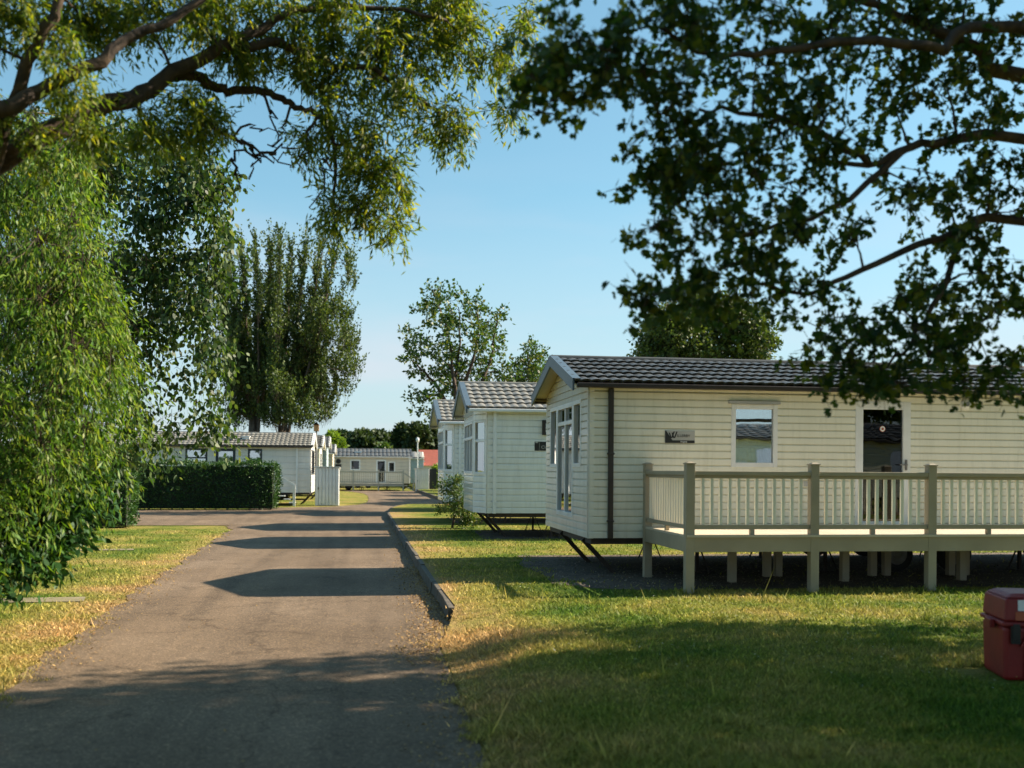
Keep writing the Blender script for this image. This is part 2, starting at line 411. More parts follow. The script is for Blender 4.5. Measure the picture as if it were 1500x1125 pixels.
M = dict(
    lawn=lawn_mat('lawn'), blade=blade_mat('grass_blade'), road=road_mat('tarmac'),
    kerb=mat('kerb_concrete', (0.12, 0.10, 0.075), 0.85, (0.055, 0.048, 0.038), 7, 0.6, 40),
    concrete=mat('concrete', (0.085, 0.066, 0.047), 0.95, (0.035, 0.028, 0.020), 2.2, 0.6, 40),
    sandy=mat('worn_paving', (0.24, 0.20, 0.12), 0.95, (0.15, 0.13, 0.06), 5, 0.8, 30),
    soil=mat('soil', (0.12, 0.085, 0.055), 0.95, (0.06, 0.045, 0.03), 3, 1.0, 30),
    cream=mat('cream_siding', (0.80, 0.775, 0.65), 0.36, (0.74, 0.72, 0.60), 1.1, streak=True),
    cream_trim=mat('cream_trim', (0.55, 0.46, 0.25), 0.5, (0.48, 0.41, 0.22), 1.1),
    endsiding=mat('pale_end_siding', (0.79, 0.78, 0.72), 0.16, (0.70, 0.69, 0.64), 2.0, streak=True),
    sage=mat('sage_siding', (0.79, 0.80, 0.76), 0.4, (0.72, 0.73, 0.70), 1.1, streak=True),
    grey=mat('grey_siding', (0.70, 0.67, 0.62), 0.45, (0.62, 0.60, 0.55), 0.8, streak=True),
    beige=mat('beige_siding', (0.62, 0.55, 0.44), 0.5, (0.55, 0.49, 0.39), 0.8, streak=True),
    blue=mat('pale_blue_siding', (0.34, 0.42, 0.44), 0.5, (0.30, 0.38, 0.40), 0.8, streak=True),
    tile=mat('roof_tile', (0.10, 0.10, 0.095), 0.45, (0.05, 0.052, 0.05), 2.2, 0.3, 90),
    tile_light=mat('pale_roof_tile', (0.26, 0.25, 0.22), 0.42, (0.15, 0.145, 0.13), 5, 0.3, 90),
    fascia=mat('slate_fascia', (0.085, 0.12, 0.15), 0.4, (0.07, 0.10, 0.13), 2),
    white=mat('white_plastic', (0.78, 0.79, 0.78), 0.35, (0.68, 0.69, 0.68), 3),
    black=mat('dark_brown_plastic', (0.018, 0.012, 0.010), 0.4, (0.03, 0.022, 0.018), 3),
    navy=mat('dark_grey_frame', (0.012, 0.018, 0.024), 0.4, (0.02, 0.026, 0.032), 3),
    steel=mat('rusty_steel', (0.05, 0.035, 0.028), 0.7, (0.025, 0.02, 0.018), 9, 0.4, 60),
    rubber=mat('rubber', (0.02, 0.02, 0.02), 0.8, (0.03, 0.03, 0.03), 8),
    hubm=mat('hub_metal', (0.2, 0.2, 0.2), 0.5, (0.12, 0.11, 0.10), 8),
    deck=mat('taupe_decking', (0.38, 0.325, 0.235), 0.5, (0.31, 0.265, 0.19), 2),
    deckfloor=mat('cream_deck_boards', (0.56, 0.50, 0.39), 0.55, (0.52, 0.44, 0.33), 3),
    slat=mat('cream_slats', (0.82, 0.79, 0.68), 0.45, (0.74, 0.71, 0.61), 2),
    greydeck=mat('grey_decking', (0.38, 0.40, 0.35), 0.5, (0.32, 0.34, 0.30), 2),
    curtain=mat('net_curtain', (0.80, 0.81, 0.80), 0.9, (0.5, 0.51, 0.5), 5),
    blind=mat('dark_blind', (0.05, 0.05, 0.055), 0.8),
    interior=mat('dark_interior', (0.10, 0.075, 0.055), 0.8, (0.07, 0.055, 0.04), 2),
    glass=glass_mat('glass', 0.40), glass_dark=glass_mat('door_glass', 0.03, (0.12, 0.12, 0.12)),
    red=mat('red_plastic', (0.28, 0.016, 0.013), 0.5, (0.20, 0.012, 0.010), 5, 0.2, 50),
    orange=mat('orange_sticker', (0.45, 0.09, 0.03), 0.5),
    amber=mat('weathered_timber', (0.50, 0.26, 0.10), 0.7, (0.36, 0.18, 0.07), 6),
    redroof=mat('red_roof_tile', (0.30, 0.075, 0.045), 0.7, (0.22, 0.055, 0.035), 3, 0.5, 20),
    lampglass=mat('lamp_diffuser', (0.75, 0.76, 0.74), 0.2),
    bark=bark_mat('bark', (0.03, 0.02, 0.014), (0.085, 0.055, 0.032)),
    bark_pale=bark_mat('pale_bark', (0.06, 0.042, 0.028), (0.14, 0.10, 0.065)),
    signgrey=mat('sign_silver', (0.42, 0.42, 0.40), 0.4, (0.36, 0.36, 0.35), 2),
    signdark=mat('sign_black', (0.012, 0.014, 0.016), 0.35),
    willow=leaf_mat('willow_leaves', [(0.035, 0.075, 0.012), (0.085, 0.14, 0.018), (0.16, 0.215, 0.022), (0.30, 0.30, 0.03)], 0.55, 0.5),
    weeping=leaf_mat('weeping_leaves', [(0.015, 0.045, 0.01), (0.05, 0.12, 0.018), (0.10, 0.21, 0.024), (0.19, 0.29, 0.05), (0.23, 0.27, 0.05)], 0.45, 0.5, spec=0.3),
    birch=leaf_mat('birch_leaves', [(0.015, 0.04, 0.014), (0.035, 0.08, 0.02), (0.075, 0.13, 0.03), (0.16, 0.20, 0.10)], 0.38, 0.5, spec=0.35),
    laurel=leaf_mat('laurel_leaves', [(0.012, 0.045, 0.012), (0.025, 0.075, 0.018), (0.035, 0.10, 0.022)], 0.2, 0.5, spec=0.2),
    maple=leaf_mat('maple_leaves', [(0.018, 0.045, 0.016), (0.035, 0.08, 0.02), (0.065, 0.11, 0.02), (0.19, 0.20, 0.025)], 0.55, 0.5),
    poplar=leaf_mat('poplar_leaves', [(0.022, 0.045, 0.014), (0.045, 0.08, 0.018), (0.075, 0.115, 0.024), (0.12, 0.16, 0.04)], 0.28, 0.55, spec=0.3),
    rowan=leaf_mat('rowan_leaves', [(0.025, 0.065, 0.018), (0.045, 0.10, 0.02), (0.075, 0.14, 0.025), (0.14, 0.14, 0.03)], 0.3, 0.45),
    wood_leaf=leaf_mat('woodland_leaves', [(0.022, 0.042, 0.016), (0.035, 0.062, 0.018), (0.05, 0.08, 0.022)], 0.2, 0.6),
    bright_leaf=leaf_mat('bright_leaves', [(0.10, 0.17, 0.02), (0.15, 0.24, 0.03), (0.19, 0.28, 0.04)], 0.4, 0.5),
    hedge=leaf_mat('hedge_leaves', [(0.018, 0.055, 0.012), (0.032, 0.085, 0.016), (0.05, 0.12, 0.02)], 0.2, 0.5),
    dead=leaf_mat('fallen_leaf', [(0.20, 0.11, 0.04), (0.32, 0.19, 0.07), (0.42, 0.28, 0.10), (0.16, 0.08, 0.03)], 0.1, 0.7),
    gravel=leaf_mat('gravel', [(0.10, 0.075, 0.055), (0.20, 0.16, 0.12), (0.30, 0.26, 0.21)], 0.0, 0.8),
)

# ------------------------------------------------------------------ the setting
ZR = -0.16                       # road level; the right hand lawn is at 0, the left verge at ZR
LEFT = [(-8, -2.6), (4, -2.85), (9.6, -2.95), (14.4, -3.25), (22, -3.55), (31, -3.9), (33.2, -4.3)]
RIGHT = [(-8, 0.80), (6, 0.76), (10.6, 0.76), (12.4, 1.07), (14.9, 1.03), (26.5, 0.96), (38.5, 0.89), (41.5, 0.95), (44.5, 1.15), (47, 1.5), (48.8, 2.0)]


def edge_x(tab, y):
    return float(np.interp(y, [t[0] for t in tab], [t[1] for t in tab]))


g = MB()
R_ = 900
g.poly([(-R_, -R_, ZR - 0.012), (R_, -R_, ZR - 0.012), (R_, R_, ZR - 0.012), (-R_, R_, ZR - 0.012)])
tag(g.build('ground', M['lawn']), kind='structure')

rd = MB()
left = [(edge_x(LEFT, y) + 0.05 * math.sin(y * 2.3) + 0.04 * math.sin(y * 5.7 + 1) + 0.02 * math.sin(y * 14.0), y) for y in np.arange(-8, 33.3, 0.1)]
right = [(edge_x(RIGHT, y), y) for y in np.arange(-8, 48.81, 0.4)]
poly = list(reversed(left))
poly += [(x, y) for x, y in right]
poly += [(6.3, 48.9), (6.3, 58.7), (4.42, 58.7), (4.34, 70), (4.27, 83), (5.2, 86.4), (-2.2, 86.6), (-1.2, 83), (-0.1, 77), (0.2, 70), (0.22, 62), (0.1, 56), (-0.3, 52.6),
         (-1.3, 50.3), (-2.4, 49.2), (-4.3, 48.2), (-5.2, 46.4), (-8, 45.4), (-60, 45.0), (-60, 33.6), (-8, 33.3), (-5, 33.4)]
rd.poly([(x, y, ZR) for x, y in poly])
tag(rd.build('road', M['road']), kind='structure')

lw = MB()
ys = list(np.arange(-8, 48.9, 0.6)) + [48.9]
outer = [(edge_x(RIGHT, y) + 0.02, y) for y in ys]


def lawn_z(x, y):
    """height of the right hand lawn: a bank down to the road where there is no kerb"""
    e = edge_x(RIGHT, y)
    k = min(1.0, max(0.0, (y - 11.6) / 0.6))
    t = min(1.0, max(0.0, (x - e) / 0.9))
    t = t * t * (3 - 2 * t)
    return (ZR + 0.008) * (1 - t) * (1 - k) + 0.0 * k


cols_ = [0, 0.15, 0.3, 0.5, 0.7, 0.95]
idx = {}
for i, (ex, y) in enumerate(outer):
    for j, c in enumerate(cols_ + [60.0]):
        idx[i, j] = len(lw.v)
        lw.v.append((ex + c, y, lawn_z(ex + c, y)))
for i in range(len(outer) - 1):
    for j in range(len(cols_)):
        lw.f.append((idx[i, j], idx[i, j + 1], idx[i + 1, j + 1], idx[i + 1, j]))
lw.poly([(6.3, 48.9, 0), (60, 48.9, 0), (60, 140, 0), (4.6, 140, 0), (4.3, 84, 0), (4.36, 70, 0), (4.44, 58.7, 0), (6.3, 58.7, 0)])
for a, b in (((6.3, 48.9), (2.0, 48.9)), ((6.3, 58.7), (6.3, 48.9)), ((4.44, 58.7), (6.3, 58.7)), ((4.36, 70), (4.44, 58.7)), ((4.3, 84), (4.36, 70)), ((4.6, 140), (4.3, 84))):
    lw.poly([(a[0], a[1], ZR - 0.01), (b[0], b[1], ZR - 0.01), (b[0], b[1], 0), (a[0], a[1], 0)])
tag(lw.build('lawn', M['lawn'], smooth=True), kind='structure')

# kerb stones: one strip of stones with joints
kb = MB()
ky = 12.3
while ky < 48.2:
    y1 = ky + 0.91
    xa, xb = edge_x(RIGHT, ky), edge_x(RIGHT, y1)
    o1 = random.uniform(-0.014, 0.014)
    z1 = 0.0 + random.uniform(-0.012, 0.012)
    kb.hexa([(xa - 0.06 + o1, ky, ZR - 0.02), (xa + 0.03, ky, ZR - 0.02), (xb + 0.03, y1, ZR - 0.02), (xb - 0.06 + o1, y1, ZR - 0.02),
             (xa - 0.045 + o1, ky, z1), (xa + 0.03, ky, z1), (xb + 0.03, y1, z1), (xb - 0.045 + o1, y1, z1)])
    ky = y1 + 0.012
for (xa, ya), (xb, yb) in (((4.40, 58.7), (4.31, 70)), ((4.31, 70), (4.23, 84))):
    kb.hexa([(xa - 0.07, ya, ZR - .02), (xa + 0.06, ya, ZR - .02), (xb + 0.06, yb, ZR - .02), (xb - 0.07, yb, ZR - .02),
             (xa - 0.06, ya, .012), (xa + 0.06, ya, .012), (xb + 0.06, yb, .012), (xb - 0.06, yb, .012)])
tag(kb.build('kerb', M['kerb'], bevel=0.01), kind='structure')

# concrete standings under the row of mobile homes, and paving strips in the verge
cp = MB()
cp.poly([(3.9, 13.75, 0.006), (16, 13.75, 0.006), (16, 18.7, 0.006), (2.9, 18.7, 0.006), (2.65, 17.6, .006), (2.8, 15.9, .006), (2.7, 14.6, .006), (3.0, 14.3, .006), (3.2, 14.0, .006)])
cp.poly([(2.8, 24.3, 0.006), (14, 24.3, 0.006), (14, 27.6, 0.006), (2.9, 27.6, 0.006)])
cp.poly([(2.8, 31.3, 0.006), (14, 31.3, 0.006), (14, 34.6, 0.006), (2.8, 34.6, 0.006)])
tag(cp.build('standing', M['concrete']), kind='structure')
cs = MB()
cs.poly([(-7.5, 14.3, ZR), (-3.75, 14.5, ZR), (-3.85, 15.0, ZR), (-7.5, 14.8, ZR)])
cs.poly([(-8.5, 23.1, ZR), (-5.0, 23.4, ZR), (-5.1, 23.8, ZR), (-8.5, 23.5, ZR)])
tag(cs.build('path', M['sandy']), kind='structure')
st = MB()
st.poly([(2.9, 18.705, 0.004), (16, 18.705, 0.004), (16, 19.7, 0.004), (2.9, 19.5, 0.004)])
tag(st.build('soil', M['soil']), kind='structure')


# ------------------------------------------------------------------ mobile homes
def seg_frame(p0, p1):
    p0 = Vector((p0[0], p0[1], 0)); p1 = Vector((p1[0], p1[1], 0))
    d = (p1 - p0).normalized()
    n = Vector((d.y, -d.x, 0))
    return p0, d, n, (p1 - p0).length


def sbox(mb, F, s0, s1, z0, z1, o0, o1):
    p, d, n, _ = F
    c = []
    for z in (z0, z1):
        for s, o in ((s0, o1), (s1, o1), (s1, o0), (s0, o0)):
            q = p + d * s + n * o
            c.append((q.x, q.y, z))
    mb.hexa(c)


def wall_seg(mb, F, zb, zt, ops, pitch=0.115, depth=0.03, half=None):
    """lap boarding between zb and zt, with openings; half = (slope, mid) clips the rows to a gable"""
    p, d, n, L = F
    zz = zb
    while zz < zt - 1e-4:
        zn = min(zt, zz + pitch)
        cuts = sorted({zz, zn} | ({zz + .76 * pitch} if zz + .76 * pitch < zn - 1e-4 else set()) | {o['z0'] for o in ops if zz < o['z0'] < zn} | {o['z1'] for o in ops if zz < o['z1'] < zn})
        for a, b in zip(cuts[:-1], cuts[1:]):
            oa, ob = (depth * .9 * min(1.0, (1 - (q_ - zz) / pitch) / .24) for q_ in (a, b))
            mid = (a + b) / 2
            blk = sorted((o['s0'], o['s1']) for o in ops if o['z0'] < mid < o['z1'])
            s = 0.0; spans = []
            for b0, b1 in blk:
                if b0 > s: spans.append((s, b0))
                s = max(s, b1)
            if s < L: spans.append((s, L))
            for s0, s1 in spans:
                sa0, sa1, sb0, sb1 = s0, s1, s0, s1
                if half:
                    top, mids = half
                    wa = mids * (top - a) / (top - zb); wb = mids * (top - b) / (top - zb)
                    sa0, sa1, sb0, sb1 = mids - wa, mids + wa, mids - wb, mids + wb
                q = [p + d * sa0 + n * oa, p + d * sa1 + n * oa, p + d * sb1 + n * ob, p + d * sb0 + n * ob]
                mb.poly([(q[0].x, q[0].y, a), (q[1].x, q[1].y, a), (q[2].x, q[2].y, b), (q[3].x, q[3].y, b)])
                if a == zz:
                    q2 = [p + d * sa0 + n * 0, p + d * sa1 + n * 0]
                    mb.poly([(q2[0].x, q2[0].y, a), (q2[1].x, q2[1].y, a), (q[1].x, q[1].y, a), (q[0].x, q[0].y, a)])
        zz = zn


def make_opening(root, F, o):
    fm = M[o.get('frame', 'white')]
    w = o.get('w', 0.06)
    s0, s1, z0, z1 = o['s0'], o['s1'], o['z0'], o['z1']
    door = o.get('door')
    f = MB()
    for a in ((s0, s0 + w, z0, z1), (s1 - w, s1, z0, z1), (s0 + w, s1 - w, z1 - w, z1), (s0 + w, s1 - w, z0, z0 + (0.12 if door else w))):
        sbox(f, F, *a, -0.07, 0.035)
    for s in o.get('vm', []): sbox(f, F, s - 0.035, s + 0.035, z0 + w, z1 - w, -0.05, 0.028)
    for z in o.get('hm', []): sbox(f, F, s0 + w, s1 - w, z - 0.035, z + 0.035, -0.048, 0.026)
    fr = f.build('door' if door else 'window', fm, root, bevel=0.006)
    if o.get('label'): fr['label'] = o['label']
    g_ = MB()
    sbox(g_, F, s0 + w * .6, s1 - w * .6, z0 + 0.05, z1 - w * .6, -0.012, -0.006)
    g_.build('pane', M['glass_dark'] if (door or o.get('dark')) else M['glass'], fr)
    if o.get('hood'):
        h = MB(); sbox(h, F, s0 - 0.05, s1 + 0.03, z1 + 0.004, z1 + 0.05, 0.0, 0.07)
        h.build('head_trim', M['signgrey'], fr)
    if o.get('curtain', True):
        c = MB(); n_ = max(6, int((s1 - s0 - 2 * w) / 0.035)); p, d, nn, _ = F
        cz0 = z0 + w; cz1 = z1 - w - o.get('cdrop', 0.0)
        for i in range(n_):
            a0 = s0 + w + (s1 - s0 - 2 * w) * i / n_; a1 = s0 + w + (s1 - s0 - 2 * w) * (i + 1) / n_
            o0 = -0.10 - 0.02 * (i % 2) - 0.01 * math.sin(i * .7); o1 = -0.10 - 0.02 * ((i + 1) % 2) - 0.01 * math.sin(i * .7 + .7)
            q0 = p + d * a0 + nn * o0; q1 = p + d * a1 + nn * o1
            c.poly([(q0.x, q0.y, cz0), (q1.x, q1.y, cz0), (q1.x, q1.y, cz1), (q0.x, q0.y, cz1)])
        c.build('curtain', M['curtain'], fr)
    if door:
        h = MB(); sbox(h, F, s1 - 0.10, s1 - 0.07, z0 + 0.95, z0 + 1.12, 0.036, 0.06); sbox(h, F, s1 - 0.2, s1 - 0.07, z0 + 1.03, z0 + 1.05, 0.06, 0.075)
        h.build('handle', M['hubm'], fr)
    return fr


def roof_tiles(L0, L1, y_e, y_r, ze, zr, pitch=0.2, rows=5, amp=None, step=0.038):
    """one slope of pressed tiles, from the eave (y_e, ze) to the ridge (y_r, zr)"""
    mb = MB(); amp = .16 * pitch
    nx = max(8, int((L1 - L0) / (pitch / 5)))
    sl = Vector((0, y_r - y_e, zr - ze)); ln = sl.length; sl.normalize()
    nr = Vector((0, -sl.z, sl.y)) if sl.y > 0 else Vector((0, sl.z, -sl.y))
    if nr.z < 0: nr = -nr
    for r in range(rows):
        ids = []
        for k, (t, base) in enumerate(((r / rows, 0.0), (r / rows, step), ((r + .5) / rows, step * .5), ((r + 1) / rows, 0.002))):
            row = []
            for i in range(nx + 1):
                x = L0 + (L1 - L0) * i / nx
                ph = math.pi * (x / pitch)
                wv = abs(math.sin(ph)) ** 0.8
                tt = t * ln
                if k == 1: tt -= 0.035 * wv
                p = Vector((x, y_e, ze)) + sl * tt + nr * (base + amp * wv * (1 if k else 0.8))
                row.append(len(mb.v)); mb.v.append(tuple(p))
            ids.append(row)
        for a, b in zip(ids[:-1], ids[1:]):
            for i in range(nx):
                mb.f.append((a[i], a[i + 1], b[i + 1], b[i]))
    return mb


def text_mesh(name, body, size, m, parent, pos, rot, extrude=0.002, align='LEFT', sx=1.0):
    cu = bpy.data.curves.new(name, 'FONT')
    cu.body = body; cu.size = size; cu.extrude = extrude; cu.align_x = align
    o = bpy.data.objects.new(name, cu); COL.objects.link(o)
    bpy.context.view_layer.update()
    me = bpy.data.meshes.new_from_object(o.evaluated_get(bpy.context.evaluated_depsgraph_get()))
    COL.objects.unlink(o); bpy.data.objects.remove(o); bpy.data.curves.remove(cu)
    me.transform(Matrix.Diagonal((sx, 1, 1, 1)))
    me.materials.clear(); me.materials.append(m)
    o2 = bpy.data.objects.new(name, me); COL.objects.link(o2)
    o2.parent = parent; o2.location = pos; o2.rotation_euler = rot
    return o2


def mobile_home(x, y, rz, L, W, zb, ze, zr, label, wall, endm=None, bay=None, ops=None, roofm='tile', fasc='fascia', gut='black',
                over=0.3, pitch=0.115, tile_pitch=0.165, pipes=(), pipe_m='black', group=None, wheels=(5.2, 6.2), soffit='cream_trim', rows=6, z=0.0, pipes_far=(), zg=0.0):
    root = empty('mobile_home', (x, y, z), rz)
    tag(root, label, 'mobile home', group)
    ops = ops or {}
    if bay:
        b, c = bay
        pts = [(b, 0), (L, 0), (L, W), (b, W), (0, W - c), (0, c)]
        names = ['near', 'back', 'far', 'chamfer_far', 'end', 'chamfer_near']
    else:
        pts = [(0, 0), (L, 0), (L, W), (0, W)]
        names = ['near', 'back', 'far', 'end']
    side, endw, trim = MB(), MB(), MB()
    for i, nm in enumerate(names):
        F = seg_frame(pts[i], pts[(i + 1) % len(pts)])
        oo = ops.get(nm, [])
        wall_seg(side if nm in ('near', 'far', 'back') else endw, F, zb, ze, oo, pitch)
        sbox(trim, F, -0.005, 0.07, zb - 0.005, ze, 0.0, 0.02); sbox(trim, F, F[3] - 0.07, F[3] + 0.005, zb - 0.005, ze, 0.0, 0.021)
        if nm in ('near', 'far'):
            sbox(trim, F, 0.07, F[3] - 0.07, ze - 0.12, ze, 0.0, 0.018)
        for o in oo: make_opening(root, F, o)
    # gables, one at each end
    for (p0, p1, mb) in (((0, W), (0, 0), endw), ((L, 0), (L, W), side)):
        F = seg_frame(p0, p1)
        wall_seg(mb, F, ze, zr - 0.03, [], pitch, half=(zr - 0.03, W / 2))
    side.build('side_wall', M[wall], root)
    endw.build('end_wall', M[endm or wall], root)
    trim.build('corner_trim', M[endm or wall], root)
    if bay:   # the roof reaches over the flat corners
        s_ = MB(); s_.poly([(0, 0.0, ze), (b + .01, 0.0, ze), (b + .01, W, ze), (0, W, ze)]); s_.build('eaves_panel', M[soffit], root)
    fl = MB(); fl.box(0.05 + (bay[0] if bay else 0), L - 0.05, 0.05, W - 0.05, zb - 0.10, zb - 0.006)
    fl.build('chassis', M['steel'], root)
    it = MB(); it.box(0.6, L - 0.3, W / 2 - 0.02, W / 2 + 0.02, zb + 0.01, ze - 0.02); it.box(0.4, L - 0.3, 0.2, W - 0.2, zb + 0.0, zb + 0.008)  # inner wall and floor, coloured dark so the rooms read dim
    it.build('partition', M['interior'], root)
    # roof
    ov = 0.13
    sl = (zr - ze) / (W / 2)
    rt = roof_tiles(-over, L + over, -ov, W / 2, ze - ov * sl + 0.03, zr + 0.03, tile_pitch, rows)
    rt2 = roof_tiles(-over, L + over, W + ov, W / 2, ze - ov * sl + 0.03, zr + 0.03, tile_pitch, rows)
    n0 = len(rt.v); rt.v += rt2.v; rt.f += [tuple(i + n0 for i in f) for f in rt2.f]
    rf = rt.build('roof', M[roofm], root)
    rc = MB(); rc.tube([(-over - .01, W / 2, zr + 0.045), (L + over + .01, W / 2, zr + 0.045)], 0.055, 10); rc.build('ridge_cap', M[roofm], rf, smooth=False)
    for xx in (-over, L + over):
        s1 = -1 if xx < 0 else 1
        bb = MB(); sf = MB()
        for ye in (-ov, W + ov):
            zc = ze - ov * sl
            a = [(xx, ye, zc - 0.10), (xx, W / 2, zr - 0.10), (xx, W / 2, zr + 0.075), (xx, ye, zc + 0.075)]
            q = [(xx + s1 * 0.03, p[1], p[2]) for p in a]
            bb.hexa(a + q)
            x2 = 0.0 if xx < 0 else L
            sf.poly([(xx, ye, zc - 0.0), (x2, ye, zc - 0.0), (x2, W / 2, zr - 0.0), (xx, W / 2, zr - 0.0)])
            # a flat capping along the verge of the tiles
            bb.hexa([(xx - s1 * 0.10, ye, zc + 0.076), (xx + s1 * 0.034, ye, zc + 0.076), (xx + s1 * 0.034, W / 2, zr + 0.076), (xx - s1 * 0.10, W / 2, zr + 0.076),
                     (xx - s1 * 0.10, ye, zc + 0.092), (xx + s1 * 0.034, ye, zc + 0.092), (xx + s1 * 0.034, W / 2, zr + 0.092), (xx - s1 * 0.10, W / 2, zr + 0.092)])
        bb.build('bargeboard', M[fasc], root)
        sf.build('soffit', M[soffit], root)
    zc = ze - ov * sl
    for ye, s in ((-ov, -1), (W + ov, 1)):
        gt = MB()
        gt.box(-over + .03, L + over - .03, min(ye, ye + s * 0.085), max(ye, ye + s * 0.085), zc - 0.055, zc + 0.02)
        gt.build('gutter', M[gut], root, bevel=0.015)
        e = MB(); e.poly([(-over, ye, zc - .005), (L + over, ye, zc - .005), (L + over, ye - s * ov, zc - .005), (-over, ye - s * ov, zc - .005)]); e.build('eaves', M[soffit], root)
    for px in pipes:
        d = MB(); d.box(px - 0.04, px + 0.04, -0.085, -0.02, zb - 0.01, zc - 0.05)
        for zz in (zb + 0.25, zb + 1.3): d.box(px - 0.055, px + 0.055, -0.09, -0.013, zz, zz + 0.03)
        d.build('downpipe', M[pipe_m], root, bevel=0.01)
    for px in pipes_far:
        d = MB(); d.box(px - 0.04, px + 0.04, W + 0.02, W + 0.085, zb - 0.01, zc - 0.05); d.build('downpipe', M[pipe_m], root, bevel=0.01)
    # steel legs: raked pair at the front end, jacks further along
    x0 = (bay[0] if bay else 0) + 0.12
    for ly in (0.55, W - 1.3):
        d = MB(); d.bar((x0 - .1, ly, zb - 0.05), (x0 + 0.42, ly, -zg), 0.07, 0.07); d.build('leg', M['steel'], root)
    for lx in (1.9, 4.1, 7.6, L - 1.2):
        for ly in (0.45, W - 0.45):
            d = MB(); d.bar((lx, ly, zb - 0.08), (lx, ly, -zg), 0.05, 0.05)
            d.bar((lx, ly, zb - 0.1), (lx - .22, ly, -zg), 0.02, 0.02); d.bar((lx, ly, zb - 0.1), (lx + .22, ly, -zg), 0.02, 0.02)
            d.box(lx - 0.1, lx + 0.1, ly - 0.1, ly + 0.1, -zg, -zg + 0.02); d.build('jack', M['steel'], root)
    for wx in wheels:
        for wy in (0.32, W - 0.32):
            d = MB(); d.lathe((wx, wy - 0.09, 0.31 - zg), [(0.001, 0), (0.24, 0.0), (0.30, 0.03), (0.31, 0.09), (0.30, 0.15), (0.24, 0.18), (0.001, 0.18)], 22, 'y')
            wh = d.build('wheel', M['rubber'], root, smooth=False)
            for yy in (wy - 0.105, wy + 0.09):
                h = MB(); h.lathe((wx, yy, 0.31 - zg), [(0.001, 0), (0.06, 0.0), (0.09, 0.012), (0.17, 0.006), (0.18, 0.015)] if yy < wy else [(0.18, 0.0), (0.17, 0.009), (0.09, 0.003), (0.06, 0.015), (0.001, 0.015)], 18, 'y'); h.build('hub', M['hubm'], wh)
    return root


def plate(parent, name, m, X0, X1, z0, z1, yf, th, bevel=0.004):
    b_ = MB(); b_.box(X0, X1, yf - th, yf, z0, z1)
    return b_.build(name, m, parent, bevel=bevel)


ROW = 'mobile homes in the row right of the road'
XE, YE = 3.45, 15.6


def rel(a, b, z0, z1, **k): return dict(s0=a - XE, s1=b - XE, z0=z0, z1=z1, **k)


mh1 = mobile_home(XE, YE, 0, 12.4, 3.7, 0.60, 3.02, 3.55,
                  'cream clad mobile home with dark tiled roof behind the taupe decking, nearest of its row', 'cream', 'endsiding', None,
                  {'near': [rel(5.74, 6.51, 1.72, 2.72, hood=True, w=0.075, cdrop=0.62),
                            rel(7.83, 8.78, 0.74, 2.80, door=True, w=0.13, curtain=False),
                            rel(11.9, 12.9, 1.5, 2.72, hood=True, w=0.075)],
                   'end': [dict(s0=0.45, s1=1.13, z0=1.70, z1=2.80, cdrop=0.5, w=.07),
                           dict(s0=1.135, s1=2.56, z0=0.86, z1=2.80, vm=[1.85], hm=[2.47], cdrop=0.75, w=.08, label='tall glazed double door in the gable end'),
                           dict(s0=2.565, s1=3.20, z0=1.70, z1=2.80, cdrop=0.5, w=.07)]},
                  pipes=(0.33,), over=0.27, group=ROW, wheels=(5.25, 6.3))
# name sign of the near home
sg = plate(mh1, 'name_sign', M['signgrey'], 1.20, 1.69, 2.09, 2.29, -0.012, 0.022)
bd = MB()
yb = -0.037
bd.poly([(1.205, yb, 2.285), (1.22, yb, 2.285), (1.325, yb, 2.135), (1.685, yb, 2.135), (1.685, yb, 2.093), (1.205, yb, 2.093)])
bd.build('sign_band', M['signdark'], sg)
lg = MB()
for dx in (0, 0.045):
    for (xa, za, xb, zb_) in ((1.262, 2.255, 1.30, 2.17), (1.30, 2.17, 1.352, 2.272)):
        x_, z_ = xa + dx, za
        lg.poly([(xa + dx, yb - .001, za), (xa + dx + 0.022, yb - .001, za), (xb + dx + 0.011, yb - .001, zb_), (xb + dx - 0.011, yb - .001, zb_)][::1])
lg.build('sign_logo', M['signdark'], sg)
text_mesh('lettering', 'ILLERBY', 0.062, M['signdark'], sg, (1.395, yb, 2.186), (math.pi / 2, 0, 0), sx=1.0)
text_mesh('lettering', 'Vogue', 0.04, M['white'], sg, (1.45, yb - .003, 2.102), (math.pi / 2, 0, 0), sx=1.1)
# round bulkhead light
dl = MB(); dl.lathe((9.74 - XE, -0.012, 2.78), [(0.001, -0.075), (0.05, -0.07), (0.085, -0.045), (0.1, -0.012), (0.1, 0.0)], 20, 'y')
dlo = dl.build('wall_light', M['lampglass'], mh1, smooth=True)
dc = MB(); dc.lathe((9.74 - XE, -0.012, 2.78), [(0.001, -0.083), (0.035, -0.081), (0.04, -0.07)], 14, 'y'); dc.build('lamp_cap', M['hubm'], dlo)
# round sticker on the door glass
for r, m_, o_ in ((0.05, 'orange', 0.0), (0.042, 'white', 0.003), (0.02, 'orange', 0.006)):
    s_ = MB(); s_.lathe((8.31 - XE, 0.004 - o_, 2.36), [(0.001, 0), (r, 0.0), (r, 0.002)], 18, 'y'); s_.build('sticker', M[m_], mh1)
vt = MB(); vt.box(6.95 - XE, 7.03 - XE, -0.03, -0.01, 1.42, 1.50); vt.build('socket', M['signgrey'], mh1, bevel=.005)

BAY = (0.25, 0.68)
cl = math.hypot(*BAY)


